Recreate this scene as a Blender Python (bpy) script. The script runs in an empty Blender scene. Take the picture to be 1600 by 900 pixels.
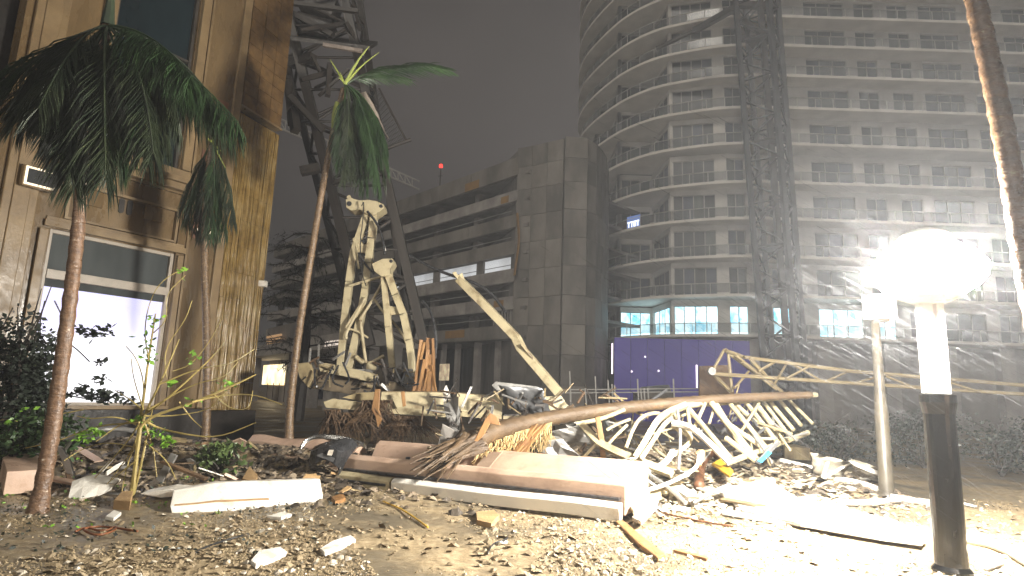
import bpy, bmesh, math, random
import numpy as np
from mathutils import Vector, Matrix, noise
R = math.radians
SC = bpy.context.scene
COL = SC.collection
rnd = random.Random(11)

# ------------------------------------------------------------------ camera, world, sun, exposure
FPX, HZ, ROLL, EYE = 950.0, 615.0, R(2.0), 1.65
PITCH = math.atan((HZ - 450) / FPX)
cam_d = bpy.data.cameras.new('camera'); cam = bpy.data.objects.new('camera', cam_d); COL.objects.link(cam)
cam_d.sensor_width = 36; cam_d.lens = FPX / 1600 * 36
cam_d.clip_start = .05; cam_d.clip_end = 2000
cam.matrix_world = Matrix.Translation((0, 0, EYE)) @ Matrix.Rotation(math.pi / 2 + PITCH, 4, 'X') @ Matrix.Rotation(ROLL, 4, 'Z')
SC.camera = cam

world = bpy.data.worlds.new('World'); SC.world = world; world.use_nodes = True
wt = world.node_tree; wt.nodes.clear()
wo = wt.nodes.new('ShaderNodeOutputWorld'); wb = wt.nodes.new('ShaderNodeBackground')
wtc = wt.nodes.new('ShaderNodeTexCoord'); wn = wt.nodes.new('ShaderNodeTexNoise'); wr = wt.nodes.new('ShaderNodeValToRGB')
wn.inputs['Scale'].default_value = 1.6; wn.inputs['Detail'].default_value = 5
wr.color_ramp.elements[0].position = .36; wr.color_ramp.elements[0].color = (.024, .022, .021, 1)
wr.color_ramp.elements[1].position = .68; wr.color_ramp.elements[1].color = (.072, .062, .057, 1)
wt.links.new(wtc.outputs['Generated'], wn.inputs['Vector']); wt.links.new(wn.outputs[0], wr.inputs[0])
wt.links.new(wr.outputs[0], wb.inputs[0]); wt.links.new(wb.outputs[0], wo.inputs[0])
wb.inputs[1].default_value = 1.0

sun_d = bpy.data.lights.new('sun', 'SUN'); sun = bpy.data.objects.new('sun', sun_d); COL.objects.link(sun)
sun_d.energy = 1.1; sun_d.angle = R(14); sun_d.color = (1, .93, .82)
sun.rotation_euler = Vector((.40, 1, -.72)).to_track_quat('-Z', 'Y').to_euler()
LAMP_POWER = 1450.0           # emission of the lamp globe
HAZE_DENSITY = .0020

SC.view_settings.view_transform = 'Standard'; SC.view_settings.look = 'None'
SC.view_settings.exposure = 0; SC.view_settings.gamma = 1
SC.cycles.max_bounces = 6; SC.cycles.transparent_max_bounces = 12

# ------------------------------------------------------------------ helpers
_f = Vector((0, math.cos(PITCH), math.sin(PITCH))); _r0 = Vector((1, 0, 0)); _u0 = Vector((0, -math.sin(PITCH), math.cos(PITCH)))
_r = math.cos(ROLL) * _r0 + math.sin(ROLL) * _u0; _u = -math.sin(ROLL) * _r0 + math.cos(ROLL) * _u0
CAM = Vector((0, 0, EYE))
def ray(x, y): return _f * FPX + _r * (x - 800) - _u * (y - 450)
def at(x, y, Y):
    d = ray(x, y); return CAM + d * (Y / d.y)
def gp(x, y, z=0.0):
    d = ray(x, y); return CAM + d * ((z - EYE) / d.z)

WL = {}
def V(*a): return Vector(a)
class MB:
    def __init__(s): s.v = []; s.f = []
    def add(s, vs, fs):
        b = len(s.v); s.v += [Vector(p) for p in vs]; s.f += [tuple(i + b for i in q) for q in fs]
    def box(s, c, d, rot=None):
        c = Vector(c); h = Vector(d) / 2; vs = []
        for z in (-1, 1):
            for y in (-1, 1):
                for x in (-1, 1):
                    p = Vector((x * h.x, y * h.y, z * h.z))
                    vs.append(c + (rot @ p if rot else p))
        s.add(vs, [(0, 2, 3, 1), (4, 5, 7, 6), (0, 1, 5, 4), (2, 6, 7, 3), (0, 4, 6, 2), (1, 3, 7, 5)])
    def bar(s, p, q, w, h=None, up=(0, 0, 1)):
        p = Vector(p); q = Vector(q); h = h or w; d = (q - p).normalized(); up = Vector(up)
        if abs(d.dot(up)) > .98: up = Vector((0, 1, 0))
        x = d.cross(up).normalized(); z = x.cross(d)
        vs = [e + x * a * w / 2 + z * b * h / 2 for e in (p, q) for a, b in ((-1, -1), (1, -1), (1, 1), (-1, 1))]
        s.add(vs, [(3, 2, 1, 0), (4, 5, 6, 7), (0, 1, 5, 4), (1, 2, 6, 5), (2, 3, 7, 6), (3, 0, 4, 7)])
    def tube(s, pts, rad, n=8, cap=True):
        pts = [Vector(p) for p in pts]; m = len(pts)
        if not hasattr(rad, '__len__'): rad = [rad] * m
        px = None; vs = []; fs = []
        for i in range(m):
            d = (pts[min(i + 1, m - 1)] - pts[max(i - 1, 0)]).normalized()
            if px is None:
                px = d.cross(Vector((0, 0, 1)) if abs(d.z) < .9 else Vector((0, 1, 0))).normalized()
            px = (px - d * px.dot(d)).normalized(); py = d.cross(px)
            for k in range(n):
                a = 2 * math.pi * k / n; vs.append(pts[i] + (px * math.cos(a) + py * math.sin(a)) * rad[i])
        for i in range(m - 1):
            for k in range(n):
                k2 = (k + 1) % n; fs.append((i * n + k, i * n + k2, i * n + n + k2, i * n + n + k))
        if cap: fs += [tuple(range(n - 1, -1, -1)), tuple((m - 1) * n + k for k in range(n))]
        s.add(vs, fs)
    def lathe(s, c, prof, n=20):
        c = Vector(c); vs = []; fs = []
        for r_, z in prof:
            for k in range(n):
                a = 2 * math.pi * k / n; vs.append(c + Vector((r_ * math.cos(a), r_ * math.sin(a), z)))
        for i in range(len(prof) - 1):
            for k in range(n):
                k2 = (k + 1) % n; fs.append((i * n + k, i * n + k2, i * n + n + k2, i * n + n + k))
        fs += [tuple(range(n - 1, -1, -1)), tuple((len(prof) - 1) * n + k for k in range(n))]
        s.add(vs, fs)
    def prism(s, pts, off):          # polygon swept along off
        pts = [Vector(p) for p in pts]; off = Vector(off); n = len(pts)
        s.add(pts + [p + off for p in pts], [tuple(range(n)), tuple(range(2 * n - 1, n - 1, -1))] + [(i, i + n, (i + 1) % n + n, (i + 1) % n) for i in range(n)])
    def quad(s, a, b, c, d): s.add([a, b, c, d], [(0, 1, 2, 3)])
    def sheet(s, rows, th=.012):     # thick crumpled sheet from a grid of points
        nr = len(rows); nc = len(rows[0]); top = [Vector(p) for r_ in rows for p in r_]
        nrm = (top[nc] - top[0]).cross(top[1] - top[0]).normalized() * th
        vs = top + [p + nrm for p in top]; m = nr * nc; fs = []
        for i in range(nr - 1):
            for j in range(nc - 1):
                a = i * nc + j; fs.append((a, a + 1, a + nc + 1, a + nc)); fs.append((a + m, a + nc + m, a + nc + 1 + m, a + 1 + m))
        rim = [j for j in range(nc)] + [i * nc + nc - 1 for i in range(1, nr)] + [(nr - 1) * nc + j for j in range(nc - 2, -1, -1)] + [i * nc for i in range(nr - 2, 0, -1)]
        for i in range(len(rim)):
            a, b = rim[i], rim[(i + 1) % len(rim)]; fs.append((a, a + m, b + m, b))
        s.add(vs, fs)
    def build(s, name, mat, parent=None, smooth=False, origin=None, bevel=0):
        if origin is None:
            mn = Vector([min(p[i] for p in s.v) for i in range(3)]); mx = Vector([max(p[i] for p in s.v) for i in range(3)])
            origin = Vector(((mn.x + mx.x) / 2, (mn.y + mx.y) / 2, mn.z))
        origin = Vector(origin)
        me = bpy.data.meshes.new(name); me.from_pydata([p - origin for p in s.v], [], s.f); me.update()
        bm = bmesh.new(); bm.from_mesh(me); bmesh.ops.recalc_face_normals(bm, faces=bm.faces); bm.to_mesh(me); bm.free()
        if smooth:
            for p in me.polygons: p.use_smooth = True
        me.materials.append(mat)
        o = bpy.data.objects.new(name, me); COL.objects.link(o)
        place(o, origin, parent)
        if bevel:
            b = o.modifiers.new('bevel', 'BEVEL'); b.width = bevel; b.segments = 2; b.limit_method = 'ANGLE'
        return o
def place(o, origin, parent=None):
    WL[o.name] = Vector(origin)
    if parent is not None:
        o.parent = parent; o.location = Vector(origin) - WL[parent.name]
    else: o.location = origin
def tag(o, label, cat, group=None):
    o['label'] = label; o['category'] = cat
    if group: o['group'] = group
    return o
def thing(name, label, cat, loc, group=None):
    o = bpy.data.objects.new(name, None); COL.objects.link(o); o.empty_display_size = .2
    place(o, loc); return tag(o, label, cat, group)
def struct(o, k='structure'): o['kind'] = k; return o
def inst(src, origin, parent, rotz=0, mat=None, scale=None):     # a copy sharing the mesh
    o = src.copy(); COL.objects.link(o); place(o, origin, parent); o.rotation_euler = (0, 0, rotz)
    if scale: o.scale = scale
    return o
_unit = {}
def strut(name, parent, p, q, w, mat, square=False):             # a bar part; all share one unit mesh per material
    key = (mat.name, square)
    if key not in _unit:
        m = MB()
        if square: m.box((0, 0, .5), (1, 1, 1))
        else: m.tube([(0, 0, 0), (0, 0, 1)], .5, 8)
        me = bpy.data.meshes.new('strut'); me.from_pydata(m.v, [], m.f); me.materials.append(mat); _unit[key] = me
    o = bpy.data.objects.new(name, _unit[key]); COL.objects.link(o)
    p = Vector(p); q = Vector(q); place(o, p, parent)
    o.rotation_mode = 'QUATERNION'; o.rotation_quaternion = (q - p).to_track_quat('Z', 'Y'); o.scale = (w, w, (q - p).length)
    return o
def lerp(a, b, t): return Vector(a) * (1 - t) + Vector(b) * t
def nz(x, y, z=0.0): return noise.noise(Vector((x, y, z)))

# ------------------------------------------------------------------ materials
def nodemat(name):
    m = bpy.data.materials.new(name); m.use_nodes = True; nt = m.node_tree
    return m, nt, nt.nodes['Principled BSDF']
def coords(nt, stretch=(1, 1, 1)):
    tc = nt.nodes.new('ShaderNodeTexCoord'); oi = nt.nodes.new('ShaderNodeObjectInfo'); mp = nt.nodes.new('ShaderNodeMapping')
    ml = nt.nodes.new('ShaderNodeVectorMath'); ml.operation = 'SCALE'; ml.inputs[0].default_value = (31, 17, 23)
    nt.links.new(oi.outputs['Random'], ml.inputs['Scale']); nt.links.new(ml.outputs[0], mp.inputs['Location'])
    nt.links.new(tc.outputs['Object'], mp.inputs['Vector']); mp.inputs['Scale'].default_value = stretch
    return mp.outputs[0]
def noise_node(nt, vec, scale, detail=6, rough=.6):
    n = nt.nodes.new('ShaderNodeTexNoise'); n.inputs['Scale'].default_value = scale; n.inputs['Detail'].default_value = detail
    n.inputs['Roughness'].default_value = rough; nt.links.new(vec, n.inputs['Vector']); return n.outputs[0]
def ramp(nt, fac, stops):
    r_ = nt.nodes.new('ShaderNodeValToRGB'); e = r_.color_ramp.elements
    while len(e) < len(stops): e.new(.5)
    for el, (p, c) in zip(e, stops): el.position = p; el.color = (*c, 1)
    nt.links.new(fac, r_.inputs[0]); return r_.outputs[0]
def M(name, c1, c2=None, rough=.5, scale=3, bump=.3, bscale=25, metal=0, stretch=(1, 1, 1), lo=.35, hi=.65, spec=.5, c3=None, c3pos=.8, rvar=.15):
    m, nt, b = nodemat(name); c2 = c2 or tuple(x * .6 for x in c1)
    v = coords(nt, stretch); n = noise_node(nt, v, scale)
    st = [(lo, c2), (hi, c1)]
    if c3: st = [(lo, c2), (hi, c1), (c3pos, c3)]
    nt.links.new(ramp(nt, n, st), b.inputs['Base Color'])
    n2 = noise_node(nt, v, scale * 2.3, 4)
    nt.links.new(ramp(nt, n2, [(.3, (max(rough - rvar, .05),) * 3), (.7, (min(rough + rvar, 1),) * 3)]), b.inputs['Roughness'])
    b.inputs['Metallic'].default_value = metal; b.inputs['Specular IOR Level'].default_value = spec
    if bump:
        bp = nt.nodes.new('ShaderNodeBump'); bp.inputs['Strength'].default_value = bump; bp.inputs['Distance'].default_value = .02
        nt.links.new(noise_node(nt, v, bscale, 5), bp.inputs['Height']); nt.links.new(bp.outputs[0], b.inputs['Normal'])
    return m
def EM(name, col, st, c2=None, scale=1.5, stretch=(1, 1, 1), lo=.4, hi=.6):
    m, nt, b = nodemat(name); b.inputs['Base Color'].default_value = (*[x * .5 for x in col], 1)
    b.inputs['Emission Color'].default_value = (*col, 1); b.inputs['Emission Strength'].default_value = st
    if c2: nt.links.new(ramp(nt, noise_node(nt, coords(nt, stretch), scale, 3), [(lo, c2), (hi, col)]), b.inputs['Emission Color'])
    return m
def glassmat(name, col, rough=.08, alpha=1.0):
    m, nt, b = nodemat(name); b.inputs['Roughness'].default_value = rough; b.inputs['Alpha'].default_value = alpha
    nt.links.new(ramp(nt, noise_node(nt, coords(nt, (1, 1, .3)), .9, 3), [(.35, tuple(x * .5 for x in col)), (.65, col)]), b.inputs['Base Color'])
    return m
def leafmat(name, c1, c2, rough=.45, tr=.25):
    m = M(name, c1, c2, rough, 2.0, 0, lo=.3, hi=.7); b = m.node_tree.nodes['Principled BSDF']
    b.inputs['Subsurface Weight'].default_value = 0; return m

STUCCO = M('tower stucco', (.55, .525, .485), (.43, .41, .38), .8, .5, .2, 10)
SLABM = M('tower slab paint', (.66, .62, .56), (.54, .51, .46), .75, .6, .15, 10)
CONC = M('wet concrete', (.235, .21, .18), (.10, .09, .078), .6, .35, .5, 6, stretch=(1, 1, .45))
CONC2 = M('pale wet concrete', (.36, .33, .30), (.20, .18, .165), .6, .6, .4, 8)
CONC3 = M('stained concrete', (.20, .18, .16), (.11, .10, .088), .65, .5, .5, 6, stretch=(1, 1, .3))
OCHRE = M('ochre stain', (.30, .17, .05), (.22, .12, .045), .8, 2)
GLASSD = glassmat('dark window glass', (.012, .014, .016), .4)
GLASSB = glassmat('blue window glass', (.02, .03, .06), .4)
GLASSS = glassmat('storefront transom glass', (.10, .11, .11), .12)
CURT = M('curtain behind glass', (.085, .095, .08), (.035, .04, .035), .6, 1.5, 0, stretch=(6, 1, .3))
RAILG = glassmat('railing glass', (.13, .14, .14), .12, .30)
METALG = M('grey rail metal', (.42, .40, .37), (.30, .29, .27), .45, 4, .1)
FRAME = M('window frame', (.34, .32, .29), (.26, .24, .22), .5, 4, .1)
LITB = EM('lit blue window', (.72, .96, 1), 2.0, (.05, .42, .62), 1.1, (1.1, 1, .8), .34, .58)
def gradient_em(name, stops, st):
    m, nt, b = nodemat(name); tc = nt.nodes.new('ShaderNodeTexCoord'); sx = nt.nodes.new('ShaderNodeSeparateXYZ'); nt.links.new(tc.outputs['Generated'], sx.inputs[0])
    nn = noise_node(nt, tc.outputs['Object'], 1.1, 2); ma = nt.nodes.new('ShaderNodeMath'); ma.operation = 'MULTIPLY_ADD'; ma.inputs[1].default_value = .22; nt.links.new(nn, ma.inputs[0]); nt.links.new(sx.outputs['Z'], ma.inputs[2])
    nt.links.new(ramp(nt, ma.outputs[0], stops), b.inputs['Emission Color']); b.inputs['Emission Strength'].default_value = st; b.inputs['Base Color'].default_value = (.3, .3, .3, 1); return m
LITP = gradient_em('lit shop interior', [(.0, (.97, .97, 1)), (.62, (.90, .90, 1)), (.80, (.66, .64, .94)), (1, (.52, .51, .82))], 1.25)
LITW = EM('lit storefront', (.93, .93, 1), 1.25, (.80, .80, .98), .8)
LITG = EM('lit garage back wall', (.75, .78, .8), .75, (.42, .44, .46), .7, (1, 1, .5))  # emission stands in for lamplight on the wall
WARM = EM('warm lit opening', (1, .86, .58), 2.2, (.95, .66, .30), .55)
PURP = EM('purple emissive hoarding', (.12, .085, .52), .105, (.07, .055, .36), .25)  # faint emission put into the purple paint; nothing lights it from behind
LEDW = EM('white led strip', (1, .85, 1), 2.2)
SCRB = EM('blue screen', (.16, .26, .62), .5)
SCRW = EM('screen letters', (.85, .9, 1), 1.6)
REDL = EM('red beacon', (1, .04, .03), 3)
LAMPM = EM('lamp globe', (1, .955, .87), LAMP_POWER)
FLOODM = EM('lit flood glass', (1, .86, .62), 1.4)
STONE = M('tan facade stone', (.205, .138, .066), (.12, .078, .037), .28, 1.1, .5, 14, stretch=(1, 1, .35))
STONEL = M('pale facade moulding', (.28, .195, .10), (.18, .122, .062), .4, 1.6, .25, 14)
STONER = M('red facade inset', (.24, .115, .065), (.17, .08, .05), .5, 3, .3)
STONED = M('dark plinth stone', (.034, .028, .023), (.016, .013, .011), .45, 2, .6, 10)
ROUGHB = M('rough brown brick', (.19, .105, .032), (.10, .052, .015), .75, 3, .9, 22)
STEELD = M('dark rusty crane steel', (.060, .050, .042), (.030, .024, .020), .5, 3, .3, c3=(.10, .055, .03))
STEELG = M('grey crane steel', (.045, .045, .045), (.022, .022, .022), .55, 3, .2)
CREAM = M('cream crane paint', (.45, .38, .235), (.19, .135, .07), .42, 3.2, .35, 20, c3=(.52, .45, .28), lo=.30, hi=.47)
DECKD = M('grimy shaded deck', (.20, .15, .09), (.07, .055, .038), .6, 2.0, .5, 12)  # dark tone mixes grime with the shadow beneath the deck beam
CREAMD = M('dirty cream paint', (.38, .30, .16), (.15, .11, .06), .5, 2.2, .3, 16)
WHITEP = M('white painted board', (.78, .74, .66), (.42, .35, .26), .5, 2.6, .4, 18, lo=.27, hi=.44)
PINK = M('wet pinkish beige panel', (.54, .375, .275), (.30, .20, .14), .38, 2.2, .3, 9, stretch=(.5, 1, 1), c3=(.60, .45, .34), lo=.28, hi=.5)
BLACKP = M('black plastic', (.035, .035, .037), (.02, .02, .021), .3, 4, .05)
CHROME = M('chrome trim', (.62, .62, .6), (.45, .45, .44), .2, 4, 0, metal=1)
GREYM = M('grey bent sheet metal', (.36, .35, .33), (.22, .21, .195), .4, 3, .2, 12, metal=.35)
GREYD = M('dark grey sheet', (.12, .12, .122), (.07, .07, .07), .4, 3, .2, 12, metal=.2)
BARK = M('wet palm bark', (.22, .128, .072), (.10, .055, .03), .36, 11, 1.0, 16, stretch=(1, 1, 1.8), c3=(.58, .50, .40), c3pos=.70, spec=.7, rvar=.15)  # pale speckle stop paints white wet highlights into the bark
BARK2 = M('pale wet palm bark', (.20, .125, .062), (.09, .054, .027), .34, 12, 1.0, 18, stretch=(1, 1, 2), c3=(.55, .47, .34), c3pos=.68, spec=.8, rvar=.15)  # pale speckles here also hold painted wet glints
BARKF = M('fallen trunk bark', (.13, .085, .045), (.065, .04, .02), .55, 3, .9, 20, stretch=(.5, 1, 1), c3=(.22, .105, .04), c3pos=.74)
SPLIT = M('splintered orange wood', (.34, .18, .065), (.20, .10, .04), .55, 5, .5, 30, stretch=(1, 1, .3))
STRAW = M('straw fibre', (.52, .38, .18), (.34, .22, .09), .6, 5, 0)
DRYF = M('dead brown frond', (.14, .082, .04), (.06, .036, .02), .7, 5, .2)
PALML = leafmat('palm green', (.042, .085, .028), (.014, .03, .014))
PALML2 = leafmat('palm dull green', (.050, .064, .032), (.015, .025, .016))
PALMY = leafmat('palm pale stalk', (.34, .38, .08), (.22, .27, .06))
LEAFG = leafmat('bright leaf', (.22, .42, .04), (.11, .24, .03))
LEAFD = leafmat('dark leaf', (.035, .045, .030), (.012, .016, .014))
TWIG = M('pale twig', (.44, .34, .12), (.28, .22, .07), .5, 5, .2)
TWIGD = M('dark branch', (.06, .048, .04), (.03, .025, .02), .6, 5, .3)
YEL = M('yellow plastic', (.65, .40, .03), (.5, .3, .02), .4, 4, .1)
ORANGE = M('orange cable', (.22, .075, .025), (.13, .045, .016), .45, 4, .1)
BLUE = M('bright blue paint', (.04, .36, .62), (.03, .26, .5), .4, 4, .1)
BROWNP = M('brown pipe rubber', (.16, .07, .03), (.09, .04, .02), .5, 5, .3)
BRICKM = M('broken tan brick', (.46, .30, .14), (.32, .20, .09), .75, 4, .5)
MUD = M('dark wet rubble', (.10, .08, .058), (.045, .036, .027), .55, 2.5, .8, 14)
POLEG = M('grey-tan pole paint', (.085, .072, .05), (.05, .042, .03), .45, 4, .15)
BLACKG = M('glossy black post paint', (.006, .006, .005), (.003, .003, .003), .14, 5, .12, 9, stretch=(1, 1, .4))
WHITEM = M('white post metal', (.78, .77, .74), (.7, .69, .66), .35, 4, .05)
CLOTH = M('torn pale cloth', (.50, .42, .35), (.4, .33, .27), .8, 4, .2)
NETM = M('dark safety net', (.05, .048, .045), (.03, .03, .028), .8, 4, 0)

def ground_mat():
    m, nt, b = nodemat('wet sandy ground'); tc = nt.nodes.new('ShaderNodeTexCoord'); v = tc.outputs['Object']
    n1 = noise_node(nt, v, .55, 5); n2 = noise_node(nt, v, 9, 6, .7)
    c1 = ramp(nt, n2, [(.3, (.15, .11, .062)), (.5, (.30, .225, .128)), (.72, (.46, .37, .24))])
    c2 = ramp(nt, n2, [(.3, (.10, .083, .058)), (.7, (.18, .15, .105))])
    mx = nt.nodes.new('ShaderNodeMix'); mx.data_type = 'RGBA'
    nt.links.new(ramp(nt, n1, [(.40, (0, 0, 0)), (.56, (1, 1, 1))]), mx.inputs[0]); nt.links.new(c2, mx.inputs[6]); nt.links.new(c1, mx.inputs[7])
    nt.links.new(mx.outputs[2], b.inputs['Base Color'])
    nt.links.new(ramp(nt, n1, [(.40, (.28,) * 3), (.6, (.7,) * 3)]), b.inputs['Roughness'])
    bp = nt.nodes.new('ShaderNodeBump'); bp.inputs['Strength'].default_value = .7; bp.inputs['Distance'].default_value = .025
    nt.links.new(n2, bp.inputs['Height']); nt.links.new(bp.outputs[0], b.inputs['Normal']); return m
GROUNDM = ground_mat()

def tile_mat():       # wet glazed tile with vertical runs of water on the corner pier
    m, nt, b = nodemat('wet glazed pier tile'); ge = nt.nodes.new('ShaderNodeNewGeometry'); v = ge.outputs['Position']
    mp = nt.nodes.new('ShaderNodeMapping'); mp.inputs['Scale'].default_value = (5, 5, .22); nt.links.new(v, mp.inputs['Vector'])
    n1 = noise_node(nt, v, 1.3, 6, .7); n2 = noise_node(nt, mp.outputs[0], 1.5, 3, .6); n3 = noise_node(nt, v, 22, 4)
    nt.links.new(ramp(nt, n1, [(.30, (.15, .085, .016)), (.5, (.30, .19, .055)), (.72, (.44, .32, .14))]), b.inputs['Base Color'])
    nt.links.new(ramp(nt, n2, [(.35, (.14,) * 3), (.7, (.28,) * 3)]), b.inputs['Roughness'])
    b.inputs['Specular IOR Level'].default_value = 1.0; b1 = nt.nodes.new('ShaderNodeBump'); b1.inputs['Strength'].default_value = 1; b1.inputs['Distance'].default_value = .34; nt.links.new(n2, b1.inputs['Height'])
    b2 = nt.nodes.new('ShaderNodeBump'); b2.inputs['Strength'].default_value = .5; b2.inputs['Distance'].default_value = .015; nt.links.new(n3, b2.inputs['Height'])
    nt.links.new(b1.outputs[0], b2.inputs['Normal']); nt.links.new(b2.outputs[0], b.inputs['Normal']); return m
TILE = tile_mat()

# ------------------------------------------------------------------ ground
def gz(x, y):
    z = .045 * nz(x * .7, y * .7) + .02 * nz(x * 2.3, y * 2.3, 3)
    ridge = 12.9 + .12 * x
    w = 1.9 if y > ridge else 2.0
    if -9 < x < 8.5:
        e = min(1, (x + 9) / 1.5, (8.5 - x) / 3)
        z += e * .42 * math.exp(-((y - ridge) / w) ** 2) * (1 + .7 * nz(x * 1.1, y * 1.1, 9))
    if x < -5.5 and y < 13: z += .14 * math.exp(-((y - 9.5) / 2.2) ** 2) * min(1, (-5.5 - x) / 2)
    return z
def build_ground():
    xs = list(np.concatenate([[-400, -200, -100, -50, -25], np.arange(-14, 14.01, .16), [20, 30, 50, 100, 200, 400]]))
    ys = list(np.concatenate([[-60, -20, -6], np.arange(1.0, 20.01, .16), [24, 30, 45, 70, 120, 250, 500]]))
    vs = []
    for y in ys:
        for x in xs: vs.append((x, y, gz(x, y) if (-14 <= x <= 14 and 1 <= y <= 20) else 0))
    n = len(xs); fs = [(j * n + i, j * n + i + 1, j * n + n + i + 1, j * n + n + i) for j in range(len(ys) - 1) for i in range(n - 1)]
    m = MB(); m.v = [Vector(p) for p in vs]; m.f = fs
    return struct(m.build('ground', GROUNDM, smooth=True, origin=(0, 0, 0)))
build_ground()
def gpz(x, y):                # pixel on the lumpy ground
    p = gp(x, y, 0)
    for _ in range(6): p = gp(x, y, gz(p.x, p.y))
    return p


# ------------------------------------------------------------------ stone building on the left
FR = V(-8.6, 15, 0); FD = V(math.sin(R(34)), math.cos(R(34)), 0); FN = V(FD.y, -FD.x, 0)
def fp(t, o, z): return FR + FD * t + FN * o + V(0, 0, z)
def fbox(m, t0, t1, o0, o1, z0, z1):
    m.prism([fp(t0, o0, z0), fp(t1, o0, z0), fp(t1, o1, z0), fp(t0, o1, z0)], (0, 0, z1 - z0))
def fpart(name, mat, parent, boxes, bevel=0):
    m = MB()
    for b in boxes: fbox(m, *b)
    return m.build(name, mat, parent, bevel=bevel)
bld = thing('stone_building', 'tan stone corner building with a brightly lit shopfront behind the leaning palm', 'building', fp(-2, -1, 0))
TOP = 15.0
fpart('wall', STONE, bld, [(-3.7, -2.6, -.5, 0, 1.0, TOP), (.1, 1.32, -.5, 0, 1.0, TOP), (-2.6, -2.0, -.5, 0, 4.85, TOP), (-2.0, .1, -.5, 0, 6.4, 6.98), (-.1, .1, -.5, 0, 6.98, TOP), (-2.0, -.1, -.5, 0, 12.6, TOP), (-2.0, .1, -.5, -.09, 4.85, 6.4), ])
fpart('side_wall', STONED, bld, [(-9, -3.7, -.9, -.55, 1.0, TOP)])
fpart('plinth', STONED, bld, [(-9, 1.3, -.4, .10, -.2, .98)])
fpart('sill', STONEL, bld, [(-2.75, .3, -.3, .22, .985, 1.07)], .01)
fpart('cornice', STONEL, bld, [(-2.7, .42, .003, .22, 6.45, 6.62), (-2.75, .47, .003, .34, 6.62, 6.75), (-2.6, .3, .003, .12, 6.75, 7.0)], .012)
fpart('lintel', STONEL, bld, [(-2.75, .3, .003, .10, 4.87, 5.02), (-2.72, .26, .003, .05, 5.02, 5.10)], .01)
fpart('pilaster', STONEL, bld, [(-3.55, -2.95, .003, .12, 1.0, TOP), (-3.4, -3.1, .12, .16, 1.4, TOP)], .015)
fpart('moulding', STONEL, bld, [(.12, .26, .003, .11, 1.08, 4.8), (.30, .36, .003, .07, 1.08, 6.4)], .01)
fpart('moulding', STONEL, bld, [(-2.82, -2.66, .003, .11, 1.08, 4.8)], .01)
fpart('moulding', STONEL, bld, [(-.08, .14, .003, .13, 7.02, TOP), (.20, .26, .003, .06, 7.02, TOP)], .012)
fpart('moulding', STONEL, bld, [(-2.3, -2.03, .003, .13, 7.02, TOP)], .012)
fpart('moulding', STONEL, bld, [(1.08, 1.30, .003, .10, 1.02, TOP)], .012)
fpart('frieze_frame', STONEL, bld, [(-2.4, .05, .003 - .09, .05, 5.92, 5.98), (-2.4, .05, -.087, .04, 5.12, 5.17), (-2.4, -2.34, -.087, .045, 5.17, 5.92), (-.01, .05, -.087, .045, 5.17, 5.92)])
for t0 in (-2.12, -.76): fpart('inset_panel', STONE, bld, [(t0, t0 + .46, -.087, -.03, 5.55, 5.93)], .03)
for t0 in (-1.34, -1.16):
    m = MB(); pts = [fp(t0 + .075 + .062 * math.cos(a), -.087, 5.74 + (.12 if math.sin(a) > 0 else -.12) + .062 * math.sin(a)) for a in [2 * math.pi * k / 16 for k in range(16)]]
    m.prism(pts, FN * .03); m.build('vent_slot', STONED, bld)
for z0 in (5.35, 7.15, 8.7): fpart('inset_panel', STONER, bld, [(.42, .98, .003, .03, z0, z0 + .62)], .01)
sf = fpart('shopfront_frame', M('pale frame paint', (.46, .40, .33), (.38, .33, .27), .4, 4, .1), bld, [(-2.6, -2.52, -.28, -.08, 1.07, 4.85), (.02, .1, -.28, -.08, 1.07, 4.85), (-2.52, .02, -.28, -.06, 3.77, 3.97), (-2.52, .02, -.26, -.09, 4.77, 4.85), (-2.52, .02, -.26, -.09, 1.07, 1.13)], .008)
fpart('lit_pane', LITP, sf, [(-2.52, .02, -.2, -.18, 1.13, 3.6)]); fpart('shaded_header', GLASSS, sf, [(-2.52, .02, -.2, -.17, 3.603, 3.77)])  # header strip puts the shading at the pane top into its colour
fpart('transom_pane', GLASSS, sf, [(-2.52, .02, -.2, -.18, 3.97, 4.77)])
wf = fpart('upper_window', M('bronze window frame', (.07, .06, .05), None, .4), bld, [(-2.0, -1.93, -.3, -.1, 6.98, 12.6), (-.17, -.1, -.3, -.1, 6.98, 12.6), (-1.93, -.17, -.28, -.12, 6.98, 7.05), (-1.93, -.17, -.28, -.12, 12.53, 12.6), (-1.93, -.17, -.28, -.12, 10.0, 10.06)])
for z0, z1 in ((7.05, 10.0), (10.06, 12.53)): fpart('pane', glassmat('teal dark glass', (.015, .028, .034), .12), wf, [(-1.93, -.17, -.24, -.22, z0, z1)])
# glazed corner pier
PS = fp(1.33, .06, 0); PD = V(math.sin(R(19)), math.cos(R(19)), 0); PN = V(PD.y, -PD.x, 0)
def ppan(name, mat, s0, s1, z0, z1, o=0.0):
    m = MB(); a = PS + PD * s0 + PN * o; b = PS + PD * s1 + PN * o
    m.prism([a + V(0, 0, z0), b + V(0, 0, z0), b - PN * .3 + V(0, 0, z0), a - PN * .3 + V(0, 0, z0)], (0, 0, z1 - z0)); return m.build(name, mat, bld, bevel=.008)
z = .95
while z < 9.2:
    ppan('tile_panel', TILE, 0, 1.62, z, min(z + .745, 9.35)); z += .75
z = 9.43
ppan('ledge', STONEL, -.02, 1.66, 9.36, 9.42, .05)
while z < TOP:
    for k in range(3): ppan('rough_brick_block', ROUGHB, .01 + .54 * k + (.0 if k else 0), .54 * k + .53, z, z + .37, .02 + .02 * nz(z * 3, k * 5.1))
    z += .385
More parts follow.
